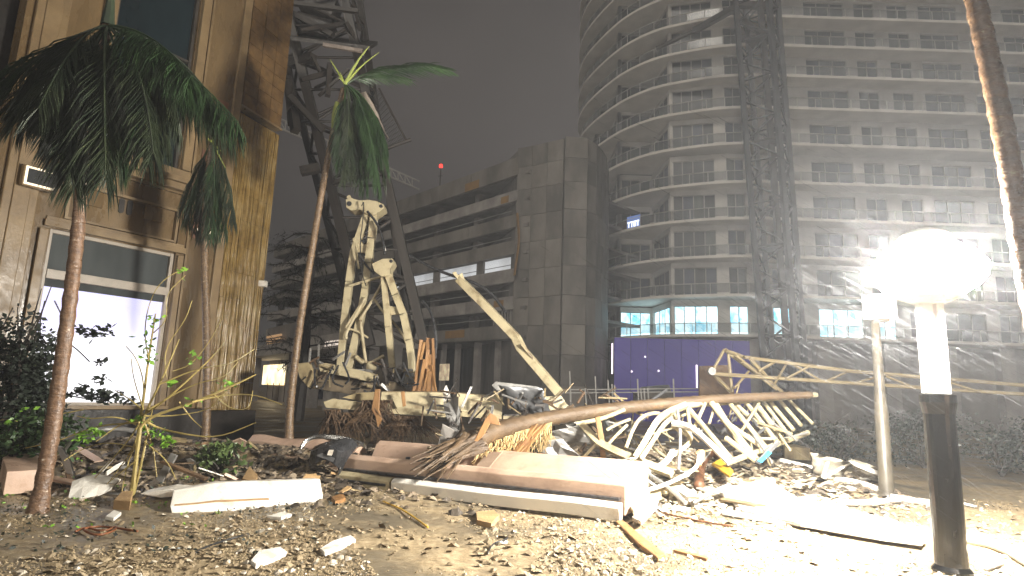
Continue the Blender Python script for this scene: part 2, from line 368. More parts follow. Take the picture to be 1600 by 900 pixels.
m = MB(); m.prism([PS - PN * .31 + V(0, 0, -.2), PS + PD * 1.6 - PN * .31 + V(0, 0, -.2), V(-13.5, 28, -.2), fp(-9, -9, -.2), fp(-9, -.95, -.2), fp(1.2, -.55, -.2)], (0, 0, TOP)); m.build('core', STONED, bld)
ppan('plinth', STONED, -.1, 1.75, -.2, .93, .08)
m = MB(); m.box(PS + PD * 1.5 + PN * .05 + V(0, 0, 4.55), (.24, .16, .17)); m.build('junction_box', WHITEP, bld)
fl = thing('wall_floodlight', 'square wall floodlight with bright glowing rim high on the left of the stone building', 'floodlight', fp(-3.03, .16, 5.57))
fpart('housing', STONEL, fl, [(-3.34, -2.72, .165, .35, 5.55, 6.0)], .02)
fpart('glass', GLASSD, fl, [(-3.27, -2.79, .352, .362, 5.62, 5.93)])
fpart('glowing_rim', FLOODM, fl, [(-3.31, -3.27, .352, .375, 5.58, 5.97), (-2.79, -2.76, .352, .375, 5.58, 5.97), (-3.27, -2.79, .352, .375, 5.93, 5.97), (-3.27, -2.79, .352, .375, 5.58, 5.62)])
wl = thing('wall_light', 'small glowing wall light half hidden under the drooping palm crown', 'wall light', fp(.72, .1, 5.5))
fpart('bracket', STONED, wl, [(.45, 1.0, .105, .16, 5.42, 5.50)]); fpart('bulb', FLOODM, wl, [(.50, .66, .11, .24, 5.50, 5.60)]); fpart('bulb', FLOODM, wl, [(.80, .92, .11, .24, 5.50, 5.58)])

# ------------------------------------------------------------------ parking garage
GD = V(-.682, .731, 0); GN = V(-.731, -.682, 0); G0 = V(.15, 44, 0)
def gq(t, o, z): return G0 + GD * t + GN * o + V(0, 0, z)
def gt(px, py, o=0):
    d = ray(px, py); s = (GN.dot(G0) + o) / GN.dot(V(d.x, d.y, 0)); P = CAM + d * s; return (P - G0).dot(GD), P.z
def gbox(m, t0, t1, o0, o1, z0, z1): m.prism([gq(t0, o0, z0), gq(t1, o0, z0), gq(t1, o1, z0), gq(t0, o1, z0)], (0, 0, z1 - z0))
def gpart(name, mat, parent, boxes):
    m = MB()
    for b in boxes: gbox(m, *b)
    return m.build(name, mat, parent)
gar = thing('parking_garage', 'grey concrete parking garage with open floors and a rounded corner tower', 'parking garage', gq(15, -5, 0))
LEV = [(18.05, 19.5), (16.0, 16.85), (13.95, 14.95), (11.9, 12.95), (9.8, 10.8), (7.75, 8.7), (5.6, 6.6)]
GL = 46
for i, (a, b) in enumerate(LEV):
    t = 0
    k = 0
    while t < GL:
        gpart('parapet_panel', CONC2 if i in (1, 4, 5) else CONC, gar, [(t + .015, min(t + 5.6, GL) - .015, -.22, .02 * nz(i * 3.3, k * 2.7), a, b)]); t += 5.6; k += 1
    gpart('floor_slab', CONC3, gar, [(-1, GL, -16, -.23, a - .05, a + .2)])
gpart('back_wall', CONC3, gar, [(-1, GL, -16.5, -16.0, 0, 19)])
gpart('glow_panel', EM('garage level glow', (.80, .82, .84), .62, (.50, .51, .52), .5, (1, 1, .4), .35, .6), gar, [(.02, 17, -.5, -.46, 10.75, 11.92)])  # glowing panel added in the opening; stands in for the lamp-lit garage interior
for px in (752, 684, 640): t = gt(px, 420, -.4)[0]; gpart('column', CONC3, gar, [(t - .42, t + .42, -.42, -.25, 10.8, 11.9)])
gpart('cable_rail', STEELD, gar, [(.02, 17, -.44, -.41, 11.2, 11.24)])
tc0 = gt(746, 300, -.9)[0]; tc1 = gt(684, 320, -.9)[0]; dt = tc1 - tc0
for k in range(-0, 12):
    t = tc0 + dt * k
    if t > GL: break
    gpart('column', CONC3, gar, [(t - .3, t + .3, -1.5, -.9, 5.8, 18.1)])
for px, w in ((806, .22), (776, .5), (743, .5), (712, .32), (690, .3), (668, .4), (640, .4)):
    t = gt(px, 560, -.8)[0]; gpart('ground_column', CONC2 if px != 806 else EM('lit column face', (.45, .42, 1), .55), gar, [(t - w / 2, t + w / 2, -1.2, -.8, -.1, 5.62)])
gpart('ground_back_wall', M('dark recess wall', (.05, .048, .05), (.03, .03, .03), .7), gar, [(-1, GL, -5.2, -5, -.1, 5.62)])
t0 = gt(803, 495)[0]; t1 = gt(768, 495)[0]
for k in range(9):
    t = t0 + (t1 - t0) * k / 8; gpart('louvre_slat', CONC2, gar, [(t - .06, t + .06, -.3, -.2, 6.6, 7.75)])
for k, lz in enumerate((7.2, 9.3, 13.4, 15.5)): gpart('cable_rail', METALG, gar, [(0, GL, -.55, -.51, lz, lz + .04)])
def patch(pl):
    for px0, px1, z0, z1 in pl:
        gpart('stain_patch', OCHRE, gar, [(gt(px1, 400)[0], gt(px0, 400)[0], .04, .05, z0, z1)])
patch([(722, 744, 18.05, 18.75), (780, 792, 16.05, 16.6), (703, 732, 5.9, 6.5), (775, 790, 8.0, 8.5)])
m = MB(); m.sheet([[gq(-.15, .10, z) + V(.12 * math.sin(z * 1.1), 0, 0), gq(-.42, .22, z) + V(.12 * math.sin(z * 1.1), 0, 0)] for z in np.linspace(10.2, 14.9, 8)], .08); m.build('hanging_strip', OCHRE, gar)
# rounded corner: cast panels over a core
plan = [V(.1, 44.1, 0), V(1.2, 43.5, 0), V(2.3, 42.75, 0), V(3.42, 42.0, 0)]
pier = [V(3.5, 41.62, 0), V(5.15, 41.75, 0)]
curve = [V(5.2, 42.05, 0), V(5.95, 42.8, 0), V(6.55, 43.9, 0), V(7.05, 45.2, 0), V(7.5, 47.0, 0), V(7.9, 49.2, 0), V(8.1, 52.0, 0)]
rows = [.0, 2.3, 4.4, 6.5, 8.55, 10.65, 12.7, 14.75, 16.8, 18.6, 20.2]
for seq, mt in ((plan, CONC), (pier, CONC), (curve, CONC)):
    for a, b in zip(seq[:-1], seq[1:]):
        d = (b - a).normalized(); n = V(d.y, -d.x, 0)
        for z0, z1 in zip(rows[:-1], rows[1:]):
            pr = .03 * nz(a.x * 3, z0 * 1.7)
            m = MB(); q = [a + d * .012 + n * pr, b - d * .012 + n * pr, b - d * .012 - n * .25, a + d * .012 - n * .25]
            m.prism([p + V(0, 0, z0 + .015) for p in q], (0, 0, z1 - z0 - .03)); m.build('concrete_panel', mt, gar)
ins = [p + V(.0, .22, 0) for p in plan] + [V(5.0, 42.2, 0)] + [p + V(-.25, .15, 0) for p in curve[1:]] + [V(7.5, 58, 0), V(-5, 58, 0)]
m = MB(); m.prism(ins, (0, 0, 20.1)); m.build('corner_core', CONC3, gar)
bc = thing('roof_beacon', 'small red warning light on a short pole above the garage roof', 'warning light', gq(gt(686, 285)[0], -.1, 19.5))
bt = gt(686, 285)[0]
m = MB(); m.tube([gq(bt, -.1, 19.5), gq(bt, -.1, 21.2)], .05, 6); m.bar(gq(bt - .25, -.1, 20.4), gq(bt + .3, -.1, 20.5), .06); m.build('pole', STEELD, bc)
m = MB(); m.lathe(gq(bt, -.1, 21.2), [(.05, 0), (.16, .06), (.16, .25), (.06, .36)], 10); m.build('lamp', REDL, bc)
# low shop row under a concrete canopy, left of the garage
C0 = V(-12.0, 43.5, 0); CD = V(-.588, .809, 0); CN = V(-.809, -.588, 0)
def cb(name, mat, par, t0, t1, o0, o1, z0, z1):
    q = lambda t, o: C0 + CD * t + CN * o
    m = MB(); m.prism([q(t0, o0) + V(0, 0, z0), q(t1, o0) + V(0, 0, z0), q(t1, o1) + V(0, 0, z0), q(t0, o1) + V(0, 0, z0)], (0, 0, z1 - z0)); return m.build(name, mat, par)
def ct(px, py=560, o=0):
    d = ray(px, py); s = (CN.dot(C0) + o) / CN.dot(V(d.x, d.y, 0)); P = CAM + d * s; return (P - C0).dot(CD)
shop = thing('shop_row', 'low pale shop row under a concrete canopy with one glowing warm doorway', 'shop building', C0 + CD * 10 - CN * 2)
cb('canopy', CONC2, shop, -6, 30, -3, .9, 4.35, 5.35); cb('wall', CONC2, shop, -6, 30, -3.4, -3, 0, 4.35); cb('upper_wall', CONC3, shop, 4, 30, -4, -2.5, 5.36, 8)
for px in (398, 455, 488, 515, 535, 575, 610): t = ct(px); cb('pillar', CONC2, shop, t - .35, t + .35, -.6, .1, -.1, 4.34)
for p0, p1 in ((456, 478), (492, 508), (517, 533), (540, 572)): cb('window', GLASSB, shop, ct(p1, 560, -2.9), ct(p0, 560, -2.9), -2.98, -2.9, .6, 3.9)
cb('doorway', WARM, shop, ct(446, 570, -2.9), ct(412, 570, -2.9), -2.97, -2.9, 1.7, 3.9)
for k in range(4): cb('door_bar', STEELD, shop, ct(446 - k * 9, 590, -2.8) - .04, ct(446 - k * 9, 590, -2.8) + .04, -2.86, -2.8, 0, 1.9)
cb('lit_window', EM('dim warm window', (1, .8, .5), .7, (.4, .3, .2), 2.5), shop, ct(700, 590, -2.9), ct(686, 590, -2.9), -2.97, -2.9, 2.3, 3.3)  # small warm shop windows drawn as one glowing pane
cb('sign_panel', EM('soft shop sign', (1, .86, .74), .8), shop, ct(530, 540, .95), ct(507, 540, .95), .91, .96, 4.5, 4.85)
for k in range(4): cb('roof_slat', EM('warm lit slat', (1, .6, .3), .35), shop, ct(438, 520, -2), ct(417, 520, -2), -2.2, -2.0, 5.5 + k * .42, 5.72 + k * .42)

# ------------------------------------------------------------------ apartment tower
tow = thing('apartment_tower', 'tall pale apartment tower with curved balcony floors behind the garage', 'apartment building', (22, 56, 0))
ZF = [6.61, 9.72, 12.79, 15.84, 18.84, 22.07, 25.16, 27.97, 30.66, 33.3, 36.1, 38.9, 41.7, 44.5, 47.3]
RAIL = .96
EDGE = [V(8.8, 70, 0), V(7.2, 66, 0), V(6.4, 61.5, 0), V(6.6, 58, 0), V(7.6, 54.8, 0), V(9.1, 51.4, 0), V(10.6, 49.4, 0), V(12.1, 48.05, 0), V(13.8, 47.25, 0), V(15.7, 46.4, 0), V(17.9, 45.85, 0), V(21, 45.7, 0), V(64, 45.7, 0)]
def smooth_curve(P, it=2):
    for _ in range(it):
        Q = [P[0]]
        for a, b in zip(P[:-1], P[1:]): Q += [a * .75 + b * .25, a * .25 + b * .75]
        P = Q + [P[-1]]
    return P
ES = smooth_curve(EDGE, 2)
def resample(P, step):
    out = [P[0].copy()]; acc = 0
    for a, b in zip(P[:-1], P[1:]):
        L = (b - a).length; s = step - acc
        while s <= L: out.append(a + (b - a) * (s / L)); s += step
        acc = (acc + L) % step
    return out
EDG = resample(ES, .8)
plan_s = EDG + [V(64, 70, 0)]
m = MB(); m.prism([p + V(0, 0, -.11) for p in plan_s], (0, 0, .22))
slab0 = m.build('floor_slab', SLABM, tow, origin=(22, 56, ZF[0]))
# shift mesh so that the first slab sits at its own height
for vtx in slab0.data.vertices: vtx.co.z += ZF[0]
for z in ZF[1:]: inst(slab0, (22, 56, z), tow)
RS = resample(ES, 1.45); s_in = .12
offs = []
for i in range(len(RS) - 1):
    d = (RS[i + 1] - RS[i]); n = V(d.y, -d.x, 0).normalized(); offs.append((RS[i], d, n))
m = MB(); m.box((.725 - .02, 0, .50), (1.37, .02, .74)); pan0 = m.build('railing_panel', RAILG, tow, origin=(0, 0, 0))
bpy.data.objects.remove(pan0); panme = [x for x in bpy.data.meshes if x.name.startswith('railing_panel')][-1]
def panel(i, z, mat=None, me=None):
    p, d, n = offs[i]; o = bpy.data.objects.new('railing_panel', me or panme); COL.objects.link(o); place(o, p - n * s_in + V(0, 0, z + .11), tow); o.rotation_euler = (0, 0, math.atan2(d.y, d.x)); return o
LASTP = min(len(offs), 44); FIRST = 8
cnt = 0; upper = MB()
for k, z in enumerate(ZF):
    for i in range(FIRST if k < 8 else 2, LASTP):
        p, d, n = offs[i]
        if k == 3 and i == 14: continue
        if k < 8 and cnt < 292: panel(i, z); cnt += 1
        else:
            c = p - n * s_in + d * .5; upper.box(c + V(0, 0, z + .61), (1.37, .02, .74), Matrix.Rotation(math.atan2(d.y, d.x), 3, 'Z'))
o = upper.build('railing_panel', RAILG, tow); o['kind'] = 'stuff'
m = MB()
top = [p - n * s_in + V(0, 0, RAIL) for p, d, n in offs]; m.tube(top, .035, 6)
for p, d, n in offs: q = p - n * s_in; m.bar(q + V(0, 0, .1), q + V(0, 0, RAIL - .02), .05)
hr0 = m.build('handrail', METALG, tow, origin=(22, 56, 0)); place(hr0, (22, 56, ZF[0]), tow)
for z in ZF[1:]: inst(hr0, (22, 56, z), tow)
# facade walls with window openings
def X48(px): return at(px, 265, 47.3).x
openC = [(X48(a), X48(b), n) for a, b, n in [(1135, 1162, 2), (1200, 1233, 2), (1268, 1333, 3), (1350, 1382, 2), (1404, 1437, 2), (1455, 1517, 3), (1537, 1568, 2), (1590, 1650, 3), (1672, 1703, 2)]]
segs = [(V(7.9, 66, 0), V(7.9, 58, 0), [(1, 4, 3), (5, 7.2, 2)]), (V(7.9, 58, 0), V(9.3, 58, 0), [(.2, 1.2, 1)]), (V(9.3, 58, 0), V(9.3, 53, 0), [(.8, 4.2, 3)]), (V(9.3, 53, 0), V(12.4, 53, 0), [(.35, 2.95, 3)]),
        (V(12.4, 53, 0), V(12.9, 48.5, 0), [(.3, 4.1, 3)]), (V(12.9, 48.5, 0), V(17.2, 47.3, 0), [(.15, 3.55, 4)]), (V(17.2, 47.3, 0), V(64, 47.15, 0), [(a - 17.2, b - 17.2, n) for a, b, n in openC])]
wall = MB(); wins = []
HH, WH = 2.88, 2.46
for si, (a, b, ops) in enumerate(segs):
    d = (b - a); L = d.length; d.normalize(); n = V(d.y, -d.x, 0)
    def wb_(s0, s1, z0, z1):
        if s1 - s0 > .01: wall.prism([a + d * s0 + V(0, 0, z0), a + d * s1 + V(0, 0, z0), a + d * s1 - n * .3 + V(0, 0, z0), a + d * s0 - n * .3 + V(0, 0, z0)], (0, 0, z1 - z0))
    s = 0
    for o0, o1, np_ in ops:
        wb_(s, o0, .11, HH); wb_(o0, o1, WH, HH); s = o1
        wins.append((a + d * o0 - n * .12, math.atan2(d.y, d.x), o1 - o0, np_, si))
    wb_(s, L, .11, HH)
wall0 = wall.build('facade_wall', STUCCO, tow, origin=(22, 56, 0)); place(wall0, (22, 56, ZF[0]), tow)
for z in ZF[1:-1]: inst(wall0, (22, 56, z), tow)
pane_n = 0; rest = MB(); wme = {}
for wi, (p, rz, w, np_, si) in enumerate(wins):
    m = MB()
    for k in range(np_ + 1): m.box((w * k / np_, 0, 1.28), (.07, .08, 2.34))
    for k in range(np_):
        for zz in (.14, 2.42): m.box((w * (k + .5) / np_, 0, zz), (w / np_ - .075, .08, .06))
    fr = m.build('window', FRAME, origin=(0, 0, 0)); wme[wi] = fr.data; bpy.data.objects.remove(fr)
pmes = {}
def pane_mesh(w, mat):
    key = (round(w, 3), mat.name)
    if key not in pmes:
        m = MB(); m.box((0, 0, 1.28), (w, .02, 2.24)); me = bpy.data.meshes.new('pane'); me.from_pydata(m.v, [], m.f); me.materials.append(mat); pmes[key] = me
    return pmes[key]
LIT = {3: 1, 4: 1, 5: 1, 6: 1, 7: 1, 8: 1}
for k, z in enumerate(ZF[:-1]):
    for wi, (p, rz, w, np_, si) in enumerate(wins):
        if k < 4 and si < 3 and si != 2: continue
        o = bpy.data.objects.new('window', wme[wi]); COL.objects.link(o); o.rotation_euler = (0, 0, rz); place(o, p + V(0, 0, z), tow)
        dv = V(math.cos(rz), math.sin(rz), 0)
        for j in range(np_):
            h = rnd.random(); mat = GLASSD if h < .66 else (GLASSB if h < .86 else CURT)
            if k == 0 and 4 <= wi <= 10: mat = LITB
            c = p + dv * (w * (j + .5) / np_) + V(0, 0, z)
            if k < 9 and pane_n < 298:
                q = bpy.data.objects.new('pane', pane_mesh(w / np_ - .07, mat)); COL.objects.link(q); q.parent = o; q.location = (w * (j + .5) / np_, .02, 0); pane_n += 1
            else: rest.box(c + V(0, 0, 1.28), (w / np_ - .07, .02, 2.24), Matrix.Rotation(rz, 3, 'Z'))
o = rest.build('pane', GLASSD, tow); o['kind'] = 'stuff'
m = MB(); m.prism([V(9.6, 66, .0), V(9.6, 53.5, 0), V(13, 53.4, 0), V(13.5, 49.0, 0), V(63.5, 47.8, 0), V(63.5, 66, 0)], (0, 0, 47)); m.build('core', M('tower core', (.08, .075, .07), None, .8), tow)
m = MB(); m.prism([V(9.0, 55, -.1), V(10.5, 51, -.1), V(17.5, 47.3, -.1), V(64, 46.9, -.1), V(64, 66, -.1), V(9, 66, -.1)], (0, 0, 6.5)); m.build('base_wall', CONC, tow)
for px in (1178, 1285, 1390, 1480, 1570): x = at(px, 550, 46.6).x; m = MB(); m.box((x, 46.7, 3.2), (1.1, .7, 6.4)); m.build('base_column', CONC2, tow)
# glowing balcony screen
p, d, n = offs[14]
scr = thing('balcony_screen', 'small glowing blue screen with white letters on the fourth balcony of the tower', 'lit sign', p - n * .1 + V(0, 0, ZF[3] + .12))
rz = math.atan2(d.y, d.x); RM = Matrix.Rotation(rz, 3, 'Z')
def sbox(m, x0, x1, z0, z1, y0, y1): m.box(p - n * .1 + RM @ V((x0 + x1) / 2, (y0 + y1) / 2, 0) + V(0, 0, ZF[3] + .12 + (z0 + z1) / 2), (x1 - x0, y1 - y0, z1 - z0), RM)
m = MB(); sbox(m, 0, 1.42, 0, 1.05, 0, .06); m.build('screen_panel', SCRB, scr)
m = MB()
x = .08
for ch in 'TTOT':
    if ch == 'T': sbox(m, x, x + .28, .46, .58, -.03, -.002); sbox(m, x + .09, x + .19, .08, .46, -.03, -.002)
    else:
        sbox(m, x, x + .1, .08, .58, -.03, -.002); sbox(m, x + .18, x + .28, .08, .58, -.03, -.002); sbox(m, x + .1, x + .18, .08, .18, -.03, -.002); sbox(m, x + .1, x + .18, .48, .58, -.03, -.002)
    x += .33
m.build('letters', SCRW, scr)
for i in (11, 12, 13):
    p, d, n = offs[i]; me = panme.copy(); me.materials.clear(); me.materials.append(M('red rust panel', (.16, .05, .04), None, .5)); o = panel(i, ZF[3], me=me); o.location.z += 0; o.location -= V(*n) * .04
# purple hoarding
hd = thing('purple_hoarding', 'tall purple glowing hoarding wall at the foot of the tower', 'hoarding', (12.5, 45, 0))
a = V(7.75, 45.3, 0); b = V(17.6, 44.6, 0); d = (b - a) / 8
for k in range(8):
    m = MB(); q0 = a + d * k + d.normalized() * .02; q1 = a + d * (k + 1) - d.normalized() * .02; q2 = V(0, .12, 0)
    m.prism([q0, q1, q1 + q2, q0 + q2], (0, 0, 6.05)); m.build('hoarding_panel', PURP, hd)
for px, y0, y1 in ((957, 536, 584), (1090, 570, 606)):
    zt = at(px, y0, 44.4).z; zb = at(px, y1, 44.4).z; x = at(px, y1, 44.4).x; m = MB(); m.box((x, 44.55, (zt + zb) / 2), (.09, .08, zt - zb)); m.build('led_strip', LEDW, hd)
for px, py in ((1008, 559), (987, 582), (1029, 581)): m = MB(); m.lathe(at(px, py, 44.5), [(.02, 0), (.06, .04), (.06, .1), (.02, .14)], 8); m.build('spot_bulb', LEDW, hd)

# ------------------------------------------------------------------ street lamp, second post
LX, LY = 4.66, 6.68
lamp = thing('street_lamp', 'burning street lamp with white twin shaft on a glossy black base', 'street lamp', (LX, LY, 0))
m = MB(); m.lathe((LX, LY, gz(LX, LY) - .05), [(.185, 0), (.185, .08), (.150, .12), (.148, 1.66), (.172, 1.78), (.172, 1.86)], 24); m.build('post_base', BLACKG, lamp, smooth=False)
for dx, w in ((-.07, .145), (.085, .085)):
    m = MB(); m.bar((LX + dx, LY, 1.80), (LX + dx, LY, 2.86), w, .10, (0, 1, 0)); m.build('shaft', WHITEM, lamp, bevel=.015)
m = MB(); m.lathe((LX, LY, 2.80), [(.16, 0), (.30, .06), (.36, .12)], 24); m.build('collar', WHITEM, lamp, smooth=True)
m = MB(); m.lathe((LX, LY, 2.925), [(.30, -.02), (.45, .05), (.55, .17), (.56, .30), (.44, .45), (.26, .56)], 28); m.build('globe', LAMPM, lamp, smooth=True)
m = MB(); m.lathe((LX, LY, 3.49), [(.27, 0), (.29, .03), (.22, .11), (.08, .17), (.01, .18)], 24); m.build('cap', WHITEM, lamp, smooth=True)
pp = gpz(1386, 776); px_, py_ = pp.x, pp.y
sp = thing('thin_post', 'thin tan post with a small white lantern box on top', 'lamp post', pp)
m = MB(); m.lathe(pp - V(0, 0, .05), [(.20, 0), (.20, .10), (.12, .14), (.115, 1.5), (.09, 1.9), (.075, 3.2)], 16); m.build('pole', POLEG, sp, smooth=True)
m = MB(); m.box(pp + V(.10, 0, 3.42), (.46, .34, .46)); m.build('lantern_box', WHITEM, sp, bevel=.02)
m = MB(); m.box(pp + V(.10, 0, 3.17), (.22, .2, .06)); m.build('bracket', POLEG, sp)

# ------------------------------------------------------------------ palms
def frond(mb, pts, L0, n, hang=.5, wind=V(.3, 0, 0), width=.03, start=.18, fold=.9):
    pts = [Vector(p) for p in pts]
    cum = [0]
    for a, b in zip(pts[:-1], pts[1:]): cum.append(cum[-1] + (b - a).length)
    T = cum[-1]; i = 0
    for k in range(n):
        s = T * (start + (1 - start) * (k + rnd.random() * .6) / n)
        i = 0
        while i < len(cum) - 2 and cum[i + 1] < s: i += 1
        t = (s - cum[i]) / max(cum[i + 1] - cum[i], 1e-6); p = pts[i].lerp(pts[i + 1], t); d = (pts[i + 1] - pts[i]).normalized()
        u = s / T; L = L0 * (.45 + .75 * math.sin(math.pi * min(1, .12 + u * .8)) ) * rnd.uniform(.8, 1.15)
        side = d.cross(V(0, 0, 1))
        if side.length < .15: side = V(rnd.uniform(-1, 1), rnd.uniform(-1, 1), 0)
        side.normalize()
        for sg in (-1, 1):
            v = (d * fold + side * sg * rnd.uniform(.5, 1.0) + V(0, 0, -hang * rnd.uniform(.6, 1.5)) + wind * rnd.uniform(.4, 1.2)).normalized()
            v2 = (v + V(0, 0, -hang * .7) + wind * .4).normalized()
            q = p + v * L * .55; e = q + v2 * L * .5; w = d.cross(v)
            w = (w if w.length > .1 else V(1, 0, 0)).normalized() * width
            wv = (w.cross(v)).normalized() * width * .6
            mb.add([p - wv * .3, p + wv * .3, q + wv, q - wv, e], [(0, 1, 2, 3), (3, 2, 4)])
            mb.add([p - w * .2, p + w * .2, q + w * .6, q - w * .6, e], [(0, 1, 2, 3), (3, 2, 4)])
def arc(p, out, up, drop, n=9, wind=V(0, 0, 0)):
    res = []
    for i in range(n):
        t = i / (n - 1); res.append(Vector(p) + Vector(out) * (t if t < 1 else 1) + V(0, 0, up * math.sin(min(1, t * 1.6) * math.pi / 2) - drop * t ** 2) + Vector(wind) * t * t)
    return res
def trunk(name, pts, r0, r1, mat, par, rings=26, flare=1.5):
    P = smooth_curve([Vector(p) for p in pts], 2); P = resample(P, sum((b - a).length for a, b in zip(P[:-1], P[1:])) / (rings * 2)) + [P[-1]]
    n = len(P); rad = []
    for i in range(n):
        t = i / (n - 1); r = r0 * (1 - t) + r1 * t
        if t < .06: r *= 1 + (flare - 1) * (1 - t / .06)
        rad.append(r * (1.075 if i % 2 else .95) * (1 + .04 * nz(i * .7, 2)))
    m = MB(); m.tube(P, rad, 16); return m.build(name, mat, par, smooth=True)

# palm 1: big shaggy palm at the left, trunk orange and wet
g1 = gpz(58, 800)
p1 = thing('palm_tree', 'tall leaning palm with orange-brown wet trunk and a huge drooping dark crown', 'palm tree', g1)
Y1 = g1.y
trunk('trunk', [g1 - V(0, 0, .15), at(78, 700, Y1), at(98, 560, Y1), at(118, 400, Y1), at(131, 260, Y1), at(150, 120, Y1), at(168, 40, Y1)], .094, .070, BARK, p1, 30)
c1 = at(168, 40, Y1)
TG = [(60, 130, 28, 185), (95, 90, 66, 190), (110, 70, 110, 270), (140, 60, 150, 255), (150, 60, 190, 240), (200, 60, 225, 235), (230, 60, 262, 225), (120, 70, 92, 215), (90, 110, 105, 250),
      (215, 40, 345, 175), (240, 40, 300, 120), (235, 60, 365, 215), (130, 80, 120, 290), (180, 70, 205, 215), (75, 120, 30, 160), (160, 60, 165, 280), (50, 70, 12, 150), (70, 60, 50, 165), (100, 100, 98, 235), (190, 80, 185, 262), (225, 80, 240, 240), (255, 60, 280, 190), (150, 110, 135, 250), (120, 40, 60, 170), (262, 55, 330, 150), (270, 75, 372, 190)]
def crown(par, c, TG, Y, yv, L0, n, mats, hang, wind, width=.03):
    for k, (mx, my, ex, ey) in enumerate(TG):
        yy = Y + yv * math.sin(k * 2.4); a = at(mx, my, Y + (yy - Y) * .6); b = at(ex, ey, yy)
        pts = []
        for i in range(10):
            t = i / 9; pts.append(c * (1 - t) ** 2 + a * 2 * t * (1 - t) + b * t * t)
        m = MB(); frond(m, pts, L0, n, hang, wind, width); m.tube(pts, [.022 * (1 - .8 * i / 9) for i in range(10)], 5)
        m.build('frond', mats[k % len(mats)], par)
crown(p1, c1, TG, Y1, 1.3, .72, 84, [PALML2, PALML, PALML2], .95, V(-.05, -.1, -.3), .017)
m = MB(); m.tube([c1, at(172, 10, Y1), at(178, -60, Y1)], [.09, .06, .02], 8); m.build('spear', PALML2, p1)

# palm 2: small palm with a closed bundle in front of the stone building
Y2 = 13.2
g2 = V(at(322, 690, Y2).x, Y2, gz(at(322, 690, Y2).x, Y2))
p2 = thing('palm_tree', 'thin dark-trunked palm with a tight bundle of hanging fronds by the stone pier', 'palm tree', g2)
trunk('trunk', [g2 - V(0, 0, .1), at(324, 620, Y2), at(323, 500, Y2), at(319, 400, Y2), at(322, 300, Y2), at(331, 228, Y2)], .085, .07, BARK2, p2, 30, 1.2)
c2 = at(331, 222, Y2)
crown(p2, c2, [(318, 240, 292, 345), (325, 235, 305, 358), (335, 232, 322, 365), (345, 235, 340, 368), (350, 238, 352, 366), (356, 250, 366, 345), (310, 255, 284, 330), (340, 230, 330, 370), (330, 240, 312, 370)], Y2, .35, .55, 52, [PALML, PALML, PALML2], 1.1, V(0, -.05, -.5), .016)
m = MB()
for e in ((322, 214), (338, 206), (345, 236), (352, 262)): m.tube([c2, at(*e, Y2 - .2)], [.03, .008], 5)
m.build('stalk', PALMY, p2)

# palm 3: centre palm, slanting glittering trunk
Y3 = 13.0
g3 = V(at(450, 722, Y3).x, Y3, gz(at(450, 722, Y3).x, Y3))
p3 = thing('palm_tree', 'slim slanting palm with glittering ringed trunk and one frond blown sideways', 'palm tree', g3)
trunk('trunk', [g3 - V(0, 0, .1), at(452, 640, Y3), at(466, 520, Y3), at(486, 400, Y3), at(506, 280, Y3), at(524, 190, Y3), at(537, 138, Y3)], .086, .060, BARK2, p3, 44, 1.15)
c3 = at(539, 132, Y3)
crown(p3, c3, [(590, 150, 608, 262), (566, 145, 560, 250), (552, 160, 536, 278), (580, 165, 594, 294), (545, 150, 522, 235), (555, 150, 548, 270), (565, 150, 570, 292), (575, 150, 590, 290), (582, 160, 603, 280), (585, 155, 606, 230), (540, 160, 530, 255), (560, 150, 560, 285), (570, 160, 582, 265), (578, 155, 597, 250), (550, 150, 540, 225)], Y3, .55, .58, 56, [PALML, PALML, PALML2], 1.0, V(.05, -.05, -.4), .018)
m = MB(); pts = [c3, at(575, 112, Y3), at(620, 105, Y3 - .2), at(660, 100, Y3 - .3), at(697, 108, Y3 - .4)]; pts = smooth_curve(pts, 2)
frond(m, pts, .55, 70, .25, V(.75, 0, -.05), .018); m.tube(pts, .022, 5); m.build('frond', PALML, p3)
m = MB(); pts = smooth_curve([c3, at(570, 118, Y3 + .2), at(610, 118, Y3 + .3), at(640, 124, Y3 + .4)], 2); frond(m, pts, .4, 40, .35, V(.7, 0, -.1), .016); m.build('frond', PALML, p3)
m = MB()
for e, w in (((577, 72), .05), ((592, 82), .035), ((515, 92), .03), ((529, 122), .025), ((531, 112), .02)):
    pts = smooth_curve([c3, lerp(c3, at(*e, Y3 - .1), .5) + V(-.03, 0, .06), at(*e, Y3 - .1)], 1); m.tube(pts, [w * (1 - .9 * i / (len(pts) - 1)) for i in range(len(pts))], 6)
m.build('spear', PALMY, p3)
m = MB(); m.tube([at(527, 160, Y3 - .1), at(524, 180, Y3 - .12), at(519, 200, Y3 - .1)], [.05, .08, .02], 7); m.build('crownshaft', PALMY, p3)

# palm 4: leaning trunk at the right edge
Y4 = 5.6
tp = [V(5.35, Y4, -.15), at(1634, 560, Y4), at(1603, 420, Y4), at(1575, 240, Y4), at(1547, 100, Y4), at(1519, -20, Y4), at(1490, -230, Y4), at(1470, -420, Y4)]
p4 = thing('palm_tree', 'leaning mottled palm trunk cut off by the top right corner of the view', 'palm tree', tp[0])
trunk('trunk', tp, .105, .085, M('mottled palm bark', (.13, .075, .04), (.05, .03, .017), .3, 6, 1.0, 12, stretch=(1, 1, 2.0), c3=(.24, .22, .14), c3pos=.66), p4, 44)
c4 = tp[-1]
for k in range(7):
    a = k * .9; m = MB(); o = V(math.cos(a), math.sin(a), 0) * 1.7; pts = arc(c4, o, .9, 1.0); frond(m, pts, .55, 40, .6, V(.3, 0, 0), .02); m.tube(pts, .02, 5); m.build('frond', PALML, p4)

